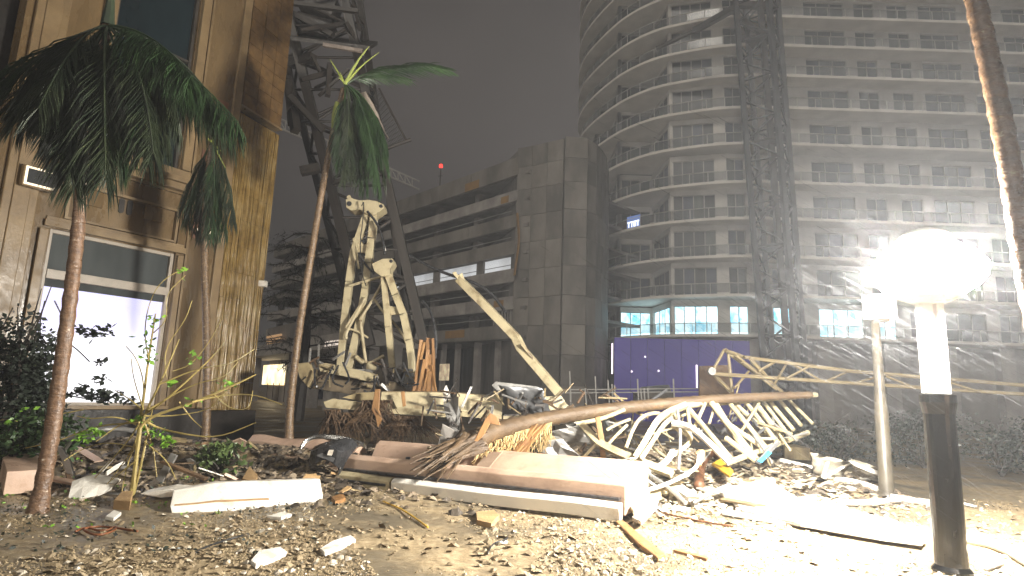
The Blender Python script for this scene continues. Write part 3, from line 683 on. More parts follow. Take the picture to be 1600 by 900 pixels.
# ------------------------------------------------------------------ dark tree between the buildings, hedges, shrubs
def leaves(mb, c, rad, n, size, dirv=None):
    for _ in range(n):
        u = V(rnd.gauss(0, 1), rnd.gauss(0, 1), rnd.gauss(0, 1)); u = u.normalized() * rnd.random() ** .5
        p = Vector(c) + V(u.x * rad[0], u.y * rad[1], u.z * rad[2])
        a = V(rnd.gauss(0, 1), rnd.gauss(0, 1), rnd.gauss(0, .6)).normalized(); b = a.cross(V(rnd.gauss(0, 1), rnd.gauss(0, 1), rnd.gauss(0, 1))).normalized()
        s = size * rnd.uniform(.6, 1.4); mb.add([p, p + a * s * .5 + b * s * .3, p + a * s, p + a * s * .5 - b * s * .3], [(0, 1, 2, 3)])
Yt = 30
tb = V(at(470, 600, Yt).x, Yt, 0)
tr = thing('dark_tree', 'dark windswept tree with layered wispy branches between the stone building and the garage', 'tree', tb)
m = MB(); m.tube([tb - V(0, 0, .2), tb + V(.1, 0, 2.5), tb + V(0, 0, 6), tb + V(.2, 0, 9.3)], [.3, .25, .16, .05], 8)
fol = MB()
for k in range(46):
    h = 2.6 + 6.8 * rnd.random() ** .8; a = rnd.uniform(0, 6.28); L = (3.9 - .28 * (h - 2.6)) * rnd.uniform(.6, 1.1)
    s = tb + V(0, 0, h); e = s + V(math.cos(a) * L, math.sin(a) * L * .7, rnd.uniform(-.7, .5)); mid = (s + e) / 2 + V(0, 0, .3)
    P = [s, mid, e]; m.tube(P, [.05, .035, .012], 5, False)
    for j in range(26):
        t = .25 + .75 * rnd.random(); q = s.lerp(e, t) + V(rnd.gauss(0, .2), rnd.gauss(0, .2), .25 * math.sin(t * 3.1) + rnd.gauss(0, .08))
        for _ in range(5):
            d = V(math.cos(a) + rnd.gauss(0, .6), math.sin(a) + rnd.gauss(0, .6), rnd.gauss(-.15, .35)).normalized() * rnd.uniform(.25, .6); w = d.cross(V(0, rnd.gauss(0, .3), 1)).normalized() * .02
            fol.add([q - w, q + w, q + d], [(0, 1, 2)])
m.build('trunk', TWIGD, tr); fol.build('crown', LEAFD, tr)
def hedge(px, py, Y, w, h, lab, n=900, mat=LEAFD):
    p = at(px, py, Y); b = V(p.x, Y, gz(p.x, Y) if Y < 19 else 0)
    t = thing('shrub', lab, 'shrub', b)
    m = MB()
    for k in range(7): m.tube([b, b + V(rnd.uniform(-.4, .4) * w, rnd.uniform(-.3, .3), h * .5), b + V(rnd.uniform(-.5, .5) * w, rnd.uniform(-.4, .4), h * rnd.uniform(.7, 1.05))], [.04, .025, .008], 5)
    m.build('stem', TWIGD, t)
    m = MB()
    for k in range(9): leaves(m, b + V(rnd.uniform(-.4, .4) * w, rnd.uniform(-.3, .3), h * rnd.uniform(.25, .85)), (w * .3, .45, h * .24), n // 6, .10)
    m.build('foliage', mat, t)
hedge(1300, 690, 16.5, 2.6, 1.5, 'dark green hedge clump just right of the fallen jib')
hedge(1440, 690, 17.5, 2.6, 1.5, 'dark hedge clump seen behind the street lamp base')
hedge(1560, 690, 16.0, 2.6, 1.6, 'dark hedge clump at the far right edge')
hedge(8, 570, 10.6, 1.5, 3.1, 'tall dark leafy bush at the left edge beside the bright shopfront', 2600)
hedge(20, 700, 9.6, 1.6, .9, 'low green shrub in the shade under the left bush', 900, leafmat('shade green', (.07, .12, .04), (.02, .04, .02)))
hedge(345, 735, 10.6, .9, .5, 'small green sprig growing through the rubble left of the centre palm', 420, leafmat('sprig green', (.12, .17, .05), (.04, .07, .03)))

# broken bare shrub with bright leaves in the left foreground
Yb = 8.9
sb = gpz(205, 775); Yb = sb.y
bs = thing('broken_shrub', 'bare broken shrub of pale sprawling stems with a few bright green leaves', 'shrub', sb)
def branch(px_pts, r, Y=Yb, jit=.15):
    pts = [at(x, y, Y + jit * math.sin(i * 1.7 + x)) for i, (x, y) in enumerate(px_pts)]; P = smooth_curve(pts, 2)
    m = MB(); m.tube(P, [max(1.35 * r * (1 - .75 * i / (len(P) - 1)), .006) for i in range(len(P))], 6); return m.build('branch', TWIG, bs)
BR = [([(205, 775), (213, 720), (218, 660), (222, 640), (232, 560), (243, 490)], .025), ([(203, 775), (216, 700), (224, 650), (250, 600), (280, 530)], .022), ([(207, 772), (216, 690), (222, 655), (300, 630), (370, 600), (400, 585)], .024),
      ([(222, 650), (260, 625), (330, 560), (350, 535)], .014), ([(300, 628), (345, 618), (395, 615), (440, 632)], .012), ([(222, 655), (190, 662), (170, 675), (150, 690)], .014), ([(222, 655), (200, 690), (160, 735), (135, 760)], .012),
      ([(222, 650), (210, 700), (180, 740), (165, 760)], .010), ([(215, 665), (185, 650), (140, 655), (120, 650)], .010), ([(230, 660), (250, 670), (285, 678), (340, 685), (400, 660)], .014), ([(222, 640), (205, 625), (180, 610)], .010),
      ([(250, 600), (310, 575), (360, 570), (398, 545)], .010), ([(224, 655), (240, 700), (245, 745)], .012), ([(216, 690), (200, 720), (190, 770)], .012), ([(208, 775), (222, 720), (232, 670), (238, 640)], .018), ([(232, 560), (225, 520), (232, 475), (250, 440), (285, 420)], .008),
      ([(260, 590), (256, 545), (290, 500), (300, 470)], .008), ([(330, 612), (360, 640), (390, 640), (395, 610)], .007), ([(280, 628), (300, 655), (315, 668)], .010)]
BR += [([(222, 650), (226, 600), (214, 560), (196, 540)], .010), ([(232, 640), (300, 600), (352, 590), (372, 565)], .010), ([(240, 520), (262, 500), (258, 460), (290, 430)], .007), ([(218, 660), (150, 665), (90, 690), (40, 700)], .011), ([(225, 650), (275, 650), (330, 640), (352, 612)], .010), ([(212, 720), (180, 745), (150, 770)], .009), ([(226, 690), (262, 720), (275, 750)], .009), ([(270, 580), (300, 570), (330, 530), (345, 500)], .007), ([(215, 700), (170, 690), (130, 700), (100, 720)], .009), ([(224, 640), (208, 590), (205, 560)], .008)]
for pts, r in BR: branch(pts, r)
m = MB()
for x, y, n in [(150, 675, 16), (232, 668, 14), (245, 680, 16), (262, 692, 12), (128, 685, 12), (300, 560, 8), (270, 600, 8), (236, 560, 8), (240, 500, 10), (258, 690, 12), (285, 425, 6), (350, 600, 5), (232, 545, 6), (300, 630, 5), (225, 530, 6), (215, 655, 10), (362, 598, 5)]:
    leaves(m, at(x, y, Yb), (.12, .1, .10), int(n * 1.7), .085)
m.build('leaf', LEAFG, bs)['kind'] = 'stuff'
# left edge branch with leaves
eb = thing('fallen_branch', 'crooked yellow-green branch with bright leaves at the left edge', 'branch', gpz(60, 745))
Ye = gpz(60, 745).y
for pts, r in [([(60, 745), (42, 700), (45, 665), (80, 650), (130, 640)], .022), ([(40, 690), (20, 670), (0, 682)], .012), ([(45, 665), (15, 655), (-15, 658)], .012), ([(52, 690), (70, 690)], .01)]:
    P = smooth_curve([at(x, y, Ye) for x, y in pts], 2); m = MB(); m.tube(P, [max(r * (1 - .6 * i / (len(P) - 1)), .005) for i in range(len(P))], 6); m.build('branch', TWIG, eb)
m = MB()
for x, y, n in [(18, 658, 14), (30, 690, 16), (66, 662, 10), (10, 715, 16), (40, 640, 4), (20, 700, 10)]: leaves(m, at(x, y, Ye), (.1, .1, .08), n, .1)
m.build('leaf', LEAFG, eb)['kind'] = 'stuff'
# dark leafy branches in front of the lit window
db = thing('dark_branch', 'dark leafy twigs silhouetted against the glowing shopfront', 'branch', V(at(60, 640, 11.2).x, 11.2, gz(-8, 11.2)))
Yd = 11.2
for pts in [[(40, 660), (50, 600), (90, 560), (60, 520)], [(60, 640), (70, 560), (60, 510), (70, 470)], [(55, 520), (95, 528), (120, 545), (140, 565)], [(60, 600), (110, 620), (160, 625)], [(90, 610), (60, 640)], [(78, 560), (100, 500), (85, 470)]]:
    P = smooth_curve([at(x, y, Yd) for x, y in pts], 2); m = MB(); m.tube(P, .012, 5); m.build('branch', TWIGD, db)
m = MB()
for x, y, n, r in [(145, 520, 46, .25), (165, 517, 30, .18), (125, 515, 18, .15), (60, 560, 40, .25), (70, 610, 60, .3), (90, 615, 50, .3), (150, 618, 70, .3), (165, 622, 50, .25), (130, 610, 30, .25), (200, 625, 30, .2), (158, 566, 14, .12), (155, 592, 16, .15), (80, 640, 40, .25), (50, 600, 40, .25), (180, 615, 20, .2)]:
    leaves(m, at(x, y, Yd), (r, .12, r * .45), n, .11)
m.build('leaf', LEAFD, db)['kind'] = 'stuff'

# ------------------------------------------------------------------ standing tower crane mast in front of the tower
mast = thing('tower_crane_mast', 'grey lattice tower crane mast standing in front of the apartment tower', 'crane', (18.1, 40, 0))
def mc(k, z):
    t = (z - 6.2) / 24.3; c = V(17.95 - .85 * t, 40, z); r = 1.38 + .22 * max(0, t); a = R(5 + 90 * k); return c + V(math.cos(a) * r, math.sin(a) * r, 0)
zs = [i * 1.5 for i in range(27)]
for k in range(4):
    strut('leg', mast, mc(k, -.2), mc(k, 39), .32, STEELG, True)
    for i, (z0, z1) in enumerate(zip(zs[:-1], zs[1:])):
        a, b = (k, (k + 1) % 4) if i % 2 else ((k + 1) % 4, k)
        strut('brace', mast, mc(a, z0), mc(b, z1), .13, STEELG)
        if i % 2 == 0: strut('tie', mast, mc(k, z0), mc((k + 1) % 4, z0), .12, STEELG)
for z0 in (27.3, 19.5, 12):
    m = MB(); m.box((mc(0, z0) + mc(2, z0)) / 2 + V(0, 0, 0), (1.5, 1.5, .12), Matrix.Rotation(R(50), 3, 'Z')); m.build('landing', STEELD, mast)
m = MB(); P = [mc(0, z) * .5 + mc(2, z) * .5 for z in (0, 38)]; m.bar(P[0] + V(.25, 0, 0), P[1] + V(.25, 0, 0), .35); m.build('ladder_run', STEELD, mast)
m = MB(); m.bar(mc(2, 29.8), at(1085, 48, 44.5), .42); m.bar(at(1085, 48, 44.5), at(1026, 76, 46.6), .26); m.build('wall_tie', STEELD, mast)
m = MB(); m.bar(mc(2, 29.0), mc(0, 27.0), .35); m.bar(mc(2, 30), mc(0, 30.2), .4); m.build('collar_frame', STEELD, mast)

# ------------------------------------------------------------------ collapsed dark lattice mast in the centre
dk = thing('collapsed_crane_mast', 'dark rusty crane mast leaning over the wreckage behind the centre palm', 'crane', at(600, 610, 23))
LG = [((430, -60), (579, 540), 22.3), ((407, -60), (562, 540), 24.2), ((525, -60), (665, 545), 22.7), ((553, -60), (643, 540), 24.6)]
def lp(k, y):
    (x0, y0), (x1, y1), Y = LG[k]; t = (y - y0) / (y1 - y0); return at(x0 + (x1 - x0) * t, y, Y)
for k in range(4): strut('leg', dk, lp(k, -60), lp(k, 540), .34 if k in (0, 2) else .26, STEELD, True)
ys = list(range(-60, 541, 50))
for a, b in ((0, 2), (1, 3), (0, 1), (2, 3)):
    for i, (y0, y1) in enumerate(zip(ys[:-1], ys[1:])):
        if 200 < y0 < 330 and (a, b) == (0, 2) and i % 2: continue
        if i % 2: strut('brace', dk, lp(a, y0), lp(b, y1), .13, STEELD)
        else: strut('brace', dk, lp(b, y0), lp(a, y1), .13, STEELD)
        strut('tie', dk, lp(a, y0), lp(b, y0), .11, STEELD)
m = MB(); m.prism([at(448, 62, 21.5), at(578, 78, 21.5), at(590, 70, 25), at(455, 56, 25)], (0, 0, .16)); m.build('platform', STEELD, dk)
m = MB(); m.bar(at(505, 70, 21.4), at(566, 80, 21.4), .10, .14); m.build('platform_edge', M('lit edge steel', (.36, .29, .24), (.2, .15, .12), .5), dk)  # pale colour paints the light caught on the deck edge
for p_, q_, w in [((452, 150), (505, 205), .2), ((455, 100), (490, 90), .3), ((446, 95), (462, 205), .3), ((470, 125), (520, 112), .18), ((492, 138), (525, 122), .1), ((500, 112), (488, 88), .12), ((545, 108), (498, 150), .1), ((455, 20), (520, 55), .2), ((470, 48), (545, 36), .16), ((540, 36), (560, 70), .18), ((458, 5), (560, 18), .16), ((470, 268), (500, 262), .3), ((600, 270), (520, 285), .16), ((515, 100), (512, 150), .18), ((455, 195), (450, 120), .24), ((538, 5), (530, -40), .1), ((552, 0), (563, 48), .12)]:
    strut('broken_member', dk, at(*p_, 22 + rnd.uniform(-1, 1)), at(*q_, 22 + rnd.uniform(-1, 1)), w, STEELD, True)
for a, b, w in (((455, 30), (530, 60), 1.1), ((470, 0), (530, 25), .9)):
    m = MB(); m.box((Vector(at(*a, 23)) + Vector(at(*b, 23.4))) / 2, (1.5, .8, .7), Matrix.Rotation(.25, 3, 'Y')); m.build('machinery_box', STEELD, dk)
nt_ = thing('torn_net_frame', 'dark mesh net on a bent frame hanging behind the blown palm frond', 'net', at(620, 225, 21.5))
m = MB()
for i in range(15):
    t = i / 14; m.bar(at(590 + 45 * t * .95, 140 + 82 * t, 21.6), at(575 + 30 * t, 165 + 70 * t, 21.6), .018)
    m.bar(at(575 + 17 * t, 165 - 25 * t, 21.62), at(604 + 34 * t, 235 - 13 * t, 21.62), .018)
m.build('mesh', NETM, nt_)['kind'] = 'stuff'
for a, b, w in (((592, 138), (636, 222), .08), ((604, 232), (642, 218), .14), ((575, 165), (604, 232), .08)): strut('frame_bar', nt_, at(*a, 21.6), at(*b, 21.6), w, STEELD)
cl = MB(); Yc = 20.5
cl.sheet([[at(562, 146, Yc), at(572, 143, Yc - .2), at(582, 152, Yc)], [at(570, 158, Yc - .1), at(580, 160, Yc - .3), at(588, 168, Yc)], [at(578, 168, Yc), at(588, 174, Yc - .25), at(594, 182, Yc)], [at(590, 182, Yc - .1), at(594, 188, Yc - .2), at(598, 196, Yc)], [at(597, 198, Yc), at(600, 202, Yc - .15), at(603, 208, Yc)], [at(604, 214, Yc), at(606, 215, Yc), at(608, 217, Yc)]], .02)
tag(cl.build('torn_cloth', CLOTH, smooth=True), 'torn pale cloth flapping behind the centre palm crown', 'cloth')
fj = thing('distant_jib', 'thin pale lattice jib of a far crane crossing the sky behind the dark mast', 'crane', at(540, 245, 68))
def jp(x, o, d): return at(x, 190 + (x - 434) * .447 + o, 68 + d)
for o, d in ((-6, 0), (9, -.6), (9, .8)): strut('chord', fj, jp(424, o, d), jp(655, o * .85, d), .22, METALG)
xs_ = list(range(424, 655, 11))
for a, b in zip(xs_[:-1], xs_[1:]):
    strut('lacing', fj, jp(a, -6, 0), jp(b, 9, -.6), .12, METALG); strut('lacing', fj, jp(b, 9, -.6), jp(b, -6, 0), .12, METALG)

# ------------------------------------------------------------------ cream A-frame crane head standing in the wreck
af = thing('crane_head_frame', 'cream steel crane head of two tall A-frames standing on the wreck', 'crane part', at(590, 600, 16.5))
def ppoly(name, pts, Y, th, mat, par, bevel=.01):
    m = MB(); m.prism([at(x, y, Y) for x, y in pts], (0, th, 0)); return m.build(name, mat, par, bevel=bevel)
def pbar(name, pts, Y, w, mat, par, square=True):
    if par is af and square: w *= .84
    P = [at(p[0], p[1], p[2] if len(p) > 2 else Y) for p in pts]; m = MB()
    if square:
        for a, b in zip(P[:-1], P[1:]): m.bar(a, b + (b - a).normalized() * w * .2, w)
    else: m.tube(smooth_curve(P, 2), w / 2, 8)
    return m.build(name, mat, par, bevel=.008 if square else 0, smooth=not square)
def disc(name, x, y, r, Y, th, mat, par):
    c = at(x, y, Y); m = MB(); m.tube([c, c + V(0, th, 0)], r, 14); return m.build(name, mat, par)
Ya = 16.8
ppoly('head_plate', [(540, 312), (548, 309), (562, 313), (575, 312), (588, 314), (599, 319), (600, 325), (592, 331), (584, 336), (570, 333), (562, 327), (549, 329), (541, 324)], Ya - .25, .5, CREAM, af)
disc('pin_hole', 545.5, 318, .07, Ya - .27, .05, BLACKP, af); disc('pin_hole', 595, 322, .05, Ya - .27, .05, BLACKP, af); disc('pin', 545, 308, .06, Ya - .2, .3, CREAM, af)
pbar('leg', [(574, 334), (562, 368), (553, 395), (546, 440), (540, 490), (532, 578)], Ya, .23, CREAM, af); pbar('leg', [(585, 334), (581, 372), (576, 410), (572, 450), (563, 500), (546, 575)], Ya - .1, .24, CREAM, af)
ppoly('cross_plate', [(558, 376), (580, 380), (579, 397), (553, 393)], Ya - .05, .1, CREAM, af); disc('plate_hole', 569, 377, .07, Ya - .08, .05, BLACKP, af)
pbar('rod', [(580, 338), (572, 352), (566, 372)], Ya, .05, CREAMD, af)
Yb2 = 16.1
ppoly('head_plate', [(581, 412), (598, 404), (613, 404), (615, 410), (609, 420), (609, 430), (596, 432), (585, 424)], Yb2 - .25, .5, CREAM, af)
disc('pin_hole', 611, 408, .045, Yb2 - .27, .05, BLACKP, af)
pbar('leg', [(600, 430), (603, 465), (607, 510), (612, 560), (616, 592)], Yb2, .2, CREAM, af); pbar('leg', [(607, 430), (618, 460), (630, 490), (639, 530), (643, 560), (645, 590)], Yb2 - .1, .22, CREAM, af)
ppoly('cross_plate', [(608, 478), (623, 480), (624, 491), (610, 492)], Yb2 - .05, .1, CREAM, af); disc('plate_hole', 615, 472, .06, Yb2 - .1, .1, BLACKP, af)
for pts, w in [([(571, 465), (540, 520), (541, 530)], .09), ([(562, 500), (585, 465), (598, 440)], .08), ([(540, 512), (562, 478)], .07), ([(545, 447), (575, 438), (598, 432)], .08), ([(563, 500), (568, 540), (572, 568)], .09), ([(585, 468), (600, 490), (612, 500), (628, 520), (640, 548)], .07), ([(540, 512), (560, 518), (575, 528)], .06), ([(552, 372), (561, 420)], .06), ([(560, 560), (575, 570), (600, 556)], .1), ([(556, 557), (568, 568)], .12)]:
    pbar('brace', pts, 16.5, w, CREAM, af, False)
disc('sheave', 580, 573, .14, 16.2, .12, CREAM, af)
for pts, w in [([(565, 322), (569, 312), (567, 345), (562, 380), (566, 430), (572, 447)], .03), ([(574, 330), (590, 350), (598, 372), (601, 398)], .07), ([(560, 395), (572, 415), (585, 428)], .06)]: pbar('cable', pts, 16.3, w, BLACKP, af, False)
pbar('cable', [(588, 346), (597, 370), (602, 392)], 16.4, .05, WHITEP, af, False)
# broken machine deck under it
deck = thing('machine_deck', 'dirty cream broken machinery deck beneath the crane head frame', 'crane part', at(560, 625, 15.4))
ppoly('deck_beam', [(497, 570), (508, 567), (578, 582), (588, 590), (575, 596), (500, 580)], 15.2, .5, CREAM, deck)
ppoly('deck_plate', [(462, 568), (500, 580), (572, 596), (615, 596), (640, 612), (560, 618), (482, 606)], 15.5, .3, DECKD, deck)
ppoly('torn_plate', [(462, 568), (482, 566), (492, 585), (482, 606), (468, 590)], 15.1, .15, CREAMD, deck)
for k in range(16):
    a = (500 + rnd.random() * 150, 575 + rnd.random() * 30); b = (a[0] + rnd.uniform(-26, 26), a[1] + rnd.uniform(-20, 16))
    strut('bent_bar', deck, at(*a, 15.3 + rnd.random()), at(*b, 15.3 + rnd.random()), rnd.uniform(.04, .11), rnd.choice([STEELD, CREAMD, GREYM, STEELD]))
for k in range(7): m = MB(); m.box(at(530 + 18 * k, 590 + 4 * nz(k, 2), 15.7), (rnd.uniform(.2, .5), .4, rnd.uniform(.15, .4)), Matrix.Rotation(rnd.random() * 3, 3, V(1, .4, .7))); m.build('machine_part', rnd.choice([STEELD, GREYD, GREYM]), deck)
for k in range(46):
    a = (470 + rnd.random() * 180, 560 + rnd.random() * 48); g = rnd.gauss(0, .9); l = rnd.uniform(10, 34); Y = 15.0 + rnd.random() * 1.4
    strut('bent_bar', deck, at(*a, Y), at(a[0] + l * math.cos(g), a[1] + l * math.sin(g), Y + rnd.uniform(-.3, .3)), rnd.uniform(.02, .07), rnd.choice([STEELD, CREAMD, CREAMD, GREYM, BLACKP, DRYF]), rnd.random() < .5)
for k in range(9):
    a = (480 + rnd.random() * 160, 566 + rnd.random() * 24); m = MB(); m.tube(smooth_curve([at(*a, 15), at(a[0] + rnd.uniform(-14, 14), a[1] + 26, 14.8), at(a[0] + rnd.uniform(-30, 30), a[1] + rnd.uniform(18, 46), 14.7)], 2), .025, 5); m.build('hose', BLACKP, deck)
tg = thing('tangled_scrap', 'tangle of thin bent bars and torn strips between the cream beam and the pink girder', 'scrap tangle', at(760, 690, 12.4))
for k in range(110):
    a = (660 + rnd.random() * 300, 0); a = (a[0], 608 + rnd.random() * 88); g = rnd.gauss(.2, 1.0); l = rnd.uniform(12, 50); Y = 13.1 - (a[1] - 610) * .014 + rnd.uniform(-.2, .3)
    strut('bent_bar', tg, at(*a, Y), at(a[0] + l * math.cos(g), a[1] + l * math.sin(g) * .8, Y + rnd.uniform(-.3, .3)), rnd.uniform(.015, .055), rnd.choice([STEELD, GREYM, CREAMD, DRYF, BARKF, GREYD]), rnd.random() < .6)
# leaning strut and cables
ls = thing('leaning_strut', 'long cream strut leaning from the garage side down onto the broken beam', 'strut', at(880, 640, 14.2))
pbar('strut', [(717, 436, 15.5), (752, 471, 15.2), (806, 527, 14.8), (815, 545, 14.7), (872, 612, 14.3)], 15, .19, CREAM, ls); pbar('split_rail', [(815, 538), (838, 567), (858, 592)], 14.5, .06, CREAMD, ls)
ppoly('torn_end', [(706, 426), (712, 424), (716, 430), (722, 426), (726, 436), (718, 440)], 15.4, .12, CREAM, ls)
for pts, lab in [([(640, 400, 17), (690, 426, 17), (740, 440, 16), (770, 460, 16), (790, 488, 15.5)], 'black slack cable sagging across the cream leaning strut'), ([(660, 470, 17), (676, 490, 17), (682, 530, 17), (680, 560, 17)], 'short black cable dangling right of the crane head')]:
    m = MB(); m.tube(smooth_curve([at(*p) for p in pts], 2), .045, 6); tag(m.build('cable', BLACKP), lab, 'cable')
st = thing('splintered_trunk', 'upright splintered orange tree stump behind the cream beam', 'tree stump', at(665, 610, 14.9))
m = MB()
for k in range(26): x = 650 + 1.3 * k; m.bar(at(x - 2 + rnd.uniform(-3, 3), 612, 14.9), at(667 + (x - 665) * .45 + rnd.uniform(-4, 4), 528 + rnd.random() ** 1.6 * 62, 14.8 + rnd.uniform(-.2, .2)), rnd.uniform(.03, .09), .04)
m.build('splinters', SPLIT, st)['kind'] = 'stuff'

# ------------------------------------------------------------------ upper cream beam
Yu = 13.6
ub = thing('cream_box_beam', 'long broken cream box beam lying across the wreck behind the fallen trunk', 'steel beam', at(690, 660, Yu))
def chan(x0, x1, yt0, yt1, yb0, yb1, lip=9):
    m = MB(); m.prism([at(x0, yt0, Yu + .1), at(x1, yt1, Yu + .1), at(x1 - 2, yb1 - lip, Yu), at(x0 - 2, yb0 - lip, Yu)], (0, .04, 0)); m.build('web_plate', CREAM, ub, bevel=.006)
    m = MB(); m.prism([at(x0 - 2, yb0 - lip, Yu - .004), at(x1 - 2, yb1 - lip, Yu - .004), at(x1 - 2, yb1, Yu - .12), at(x0 - 2, yb0, Yu - .12)], (0, .05, 0)); m.build('lower_lip', CREAM, ub, bevel=.006)
    m = MB(); m.prism([at(x0, yt0, Yu + .1), at(x1, yt1, Yu + .1), at(x1, yt1, Yu + .1) + V(0, .7, .02), at(x0, yt0, Yu + .1) + V(0, .7, .02)], (0, 0, -.04)); m.build('top_flange', CREAMD, ub)
chan(596, 698, 612, 613, 645, 652, 10); chan(714, 786, 614, 620, 650, 656, 8)
m = MB(); m.prism([at(x, y, Yu) for x, y in [(505, 628), (520, 623), (592, 632), (584, 643), (510, 637)]], (0, .15, 0)); m.build('lower_lip', CREAM, ub)
m = MB(); m.prism([at(x, y, Yu + .2) for x, y in [(535, 621), (558, 614), (592, 612), (588, 632)]], (0, .08, 0)); m.build('web_plate', CREAMD, ub)
ppoly('end_plate', [(848, 620), (877, 618), (892, 640), (868, 646), (862, 645)], Yu - .1, .3, CREAM, ub)
ppoly('lower_lip', [(786, 650), (830, 648), (856, 652), (850, 658), (786, 657)], Yu - .1, .06, CREAM, ub)
ppoly('inner_plate', [(795, 640), (806, 632), (830, 634), (820, 642)], Yu + .2, .06, WHITEP, ub)
for dx, w in ((0, 0), (5, 0), (10, 0), (-4, 0)): pass
dry = thing('dead_frond', 'dead brown palm frond draped over the cream beam', 'palm frond', at(590, 690, 13.5))
for cx, cy, n, sx, L in [(590, 625, 30, 60, 62), (560, 645, 26, 55, 45), (640, 650, 34, 60, 45), (520, 640, 18, 35, 60)]:
    m = MB()
    for k in range(n * 4):
        x = cx + rnd.uniform(-.4, .4) * sx; e = (cx + rnd.uniform(-1, 1) * sx, cy + L * rnd.uniform(.6, 1.1)); Y = 13.35 + rnd.uniform(0, .5)
        P = [at(x, cy, Y), at((x + e[0]) / 2, cy + L * .35, Y - .1), at(*e, Y + .1)]; m.tube(P, [.010, .009, .003], 4)
    m.build('fibres', DRYF, dry)['kind'] = 'stuff'
for pts in ([(586, 608), (594, 608), (592, 640), (597, 655), (590, 668), (586, 650), (580, 640)], [(626, 612), (632, 611), (634, 634), (629, 636)]): ppoly('dry_strip', pts, 13.3, .05, SPLIT, dry)

# ------------------------------------------------------------------ pink trough girder in front
A = V(-5.2, 12.05, 0); B = V(1.25, 8.9, 0); gd = (B - A).normalized(); gn = V(-gd.y, gd.x, 0)
girder = thing('pink_girder', 'long wet pinkish beige trough girder lying across the foreground', 'girder', (A + B) / 2)
PROF = [(0, .0), (0, .40), (.05, .46), (.16, .46), (.26, .32), (.55, .24), (.80, .30), (.95, .58), (1.05, .64), (1.3, .62), (1.36, .55), (1.36, .0)]
def loft(t0, t1, prof, name, mat, par, n=14, wob=.03, base=A, sm=False):
    m = MB(); rows = []
    for i in range(n + 1):
        t = t0 + (t1 - t0) * i / n; c = base + gd * t; z0 = .05
        rows.append([c + gn * w + V(0, 0, z0 + z * (1 + wob * nz(t * 1.3, w * 2)) + (0 if z == 0 else wob * nz(t * .8, 4))) for w, z in prof])
    k = len(prof); vs = [p for r_ in rows for p in r_]; fs = []
    for i in range(n):
        for j in range(k): j2 = (j + 1) % k; fs.append((i * k + j, i * k + j2, i * k + k + j2, i * k + k + j))
    fs += [tuple(range(k)), tuple(n * k + j for j in range(k - 1, -1, -1))]
    m.add(vs, fs); return m.build(name, mat, par, bevel=.012)
L = (B - A).length + .3
loft(2.6, L + .15, PROF, 'trough', PINK, girder, wob=.012)
loft(.2, 2.55, [(0, 0), (.0, .22), (.12, .34), (.3, .36), (.42, .24), (.45, 0)], 'broken_flange', PINK, girder, wob=.14)
loft(-.6, 2.2, [(.8, .1), (.8, .42), (.92, .54), (1.08, .54), (1.2, .42), (1.2, .1)], 'broken_flange', PINK, girder, wob=.14)
loft(4.2, 4.6, [(.30, .30), (.32, .32), (.94, .615), (.96, .60)], 'brown_strap', M('brown strap', (.34, .24, .17), None, .5), girder, 3, 0); loft(5.0, 5.25, [(.30, .31), (.32, .33), (.94, .625), (.96, .61)], 'brown_strap', M('brown strap b', (.34, .24, .17), None, .5), girder, 3, 0)
loft(2.75, L + .1, [(-.12, .21), (-.12, .25), (-.012, .25), (-.012, .21)], 'black_seal', BLACKP, girder, 12, .0)
wp = thing('white_sill_panel', 'long white panel strip with a black seal along the front of the pink girder', 'panel', A + gd * 5 - gn * .3)
loft(3.9, L + .15, [(-.26, -.02), (-.29, .15), (-.22, .20), (-.13, .20), (-.13, -.02)], 'panel_face', WHITEP, wp, 12, .012)
loft(2.75, 3.86, [(-.27, -.02), (-.28, .15), (-.21, .20), (-.13, .20), (-.13, -.02)], 'panel_end', CREAM, wp, 4, .05); loft(2.95, 3.8, [(-.305, .07), (-.305, .11), (-.277, .11), (-.277, .07)], 'slot', BLACKP, wp, 4, .0)

# ------------------------------------------------------------------ fallen palm trunk across the wreck
ft = thing('fallen_palm_trunk', 'fallen palm trunk lying over the wreck with a frayed splintered end', 'palm trunk', gpz(900, 760))
TP = [at(735, 690, 10.4), at(775, 672, 10.9), at(850, 655, 11.6), (at(950, 639, 12.2)), at(1100, 625, 12.6), at(1200, 619, 12.8), at(1268, 617, 12.9)]
trunk('trunk', TP, .165, .07, BARKF, ft, 40, 1.0)
m = MB()
for k in range(46):
    e = (640 + rnd.random() * 60, 722 + rnd.random() * 38 - (rnd.random() * 22)); s = (735 + rnd.uniform(-10, 30), 690 + rnd.uniform(-16, 14))
    P = [at(*s, 10.4 + rnd.uniform(-.15, .15)), at((s[0] + e[0]) / 2, (s[1] + e[1]) / 2 - rnd.uniform(-3, 8), 10.1), at(*e, 9.8 + rnd.uniform(-.2, .25))]
    m.tube(P, [rnd.uniform(.03, .055), .03, .006], 5)
m.build('splinters', BARKF, ft)['kind'] = 'stuff'
m = MB()
for k in range(150):
    s = (752 + rnd.random() * 110, 0); s = (s[0], 690 - (s[0] - 752) * .27); e = (s[0] - rnd.uniform(-8, 34), s[1] + rnd.uniform(22, 50)); Y = 10.7 + (s[0] - 752) * .006
    P = [at(*s, Y), at(s[0] + (e[0] - s[0]) * .3 + rnd.uniform(-6, 6), s[1] + (e[1] - s[1]) * .55, Y - .18), at(*e, Y - .1 + rnd.uniform(-.2, .2))]; m.tube(P, [.010, .009, .003], 4)
m.build('root_fibres', STRAW, ft)['kind'] = 'stuff'
m = MB()
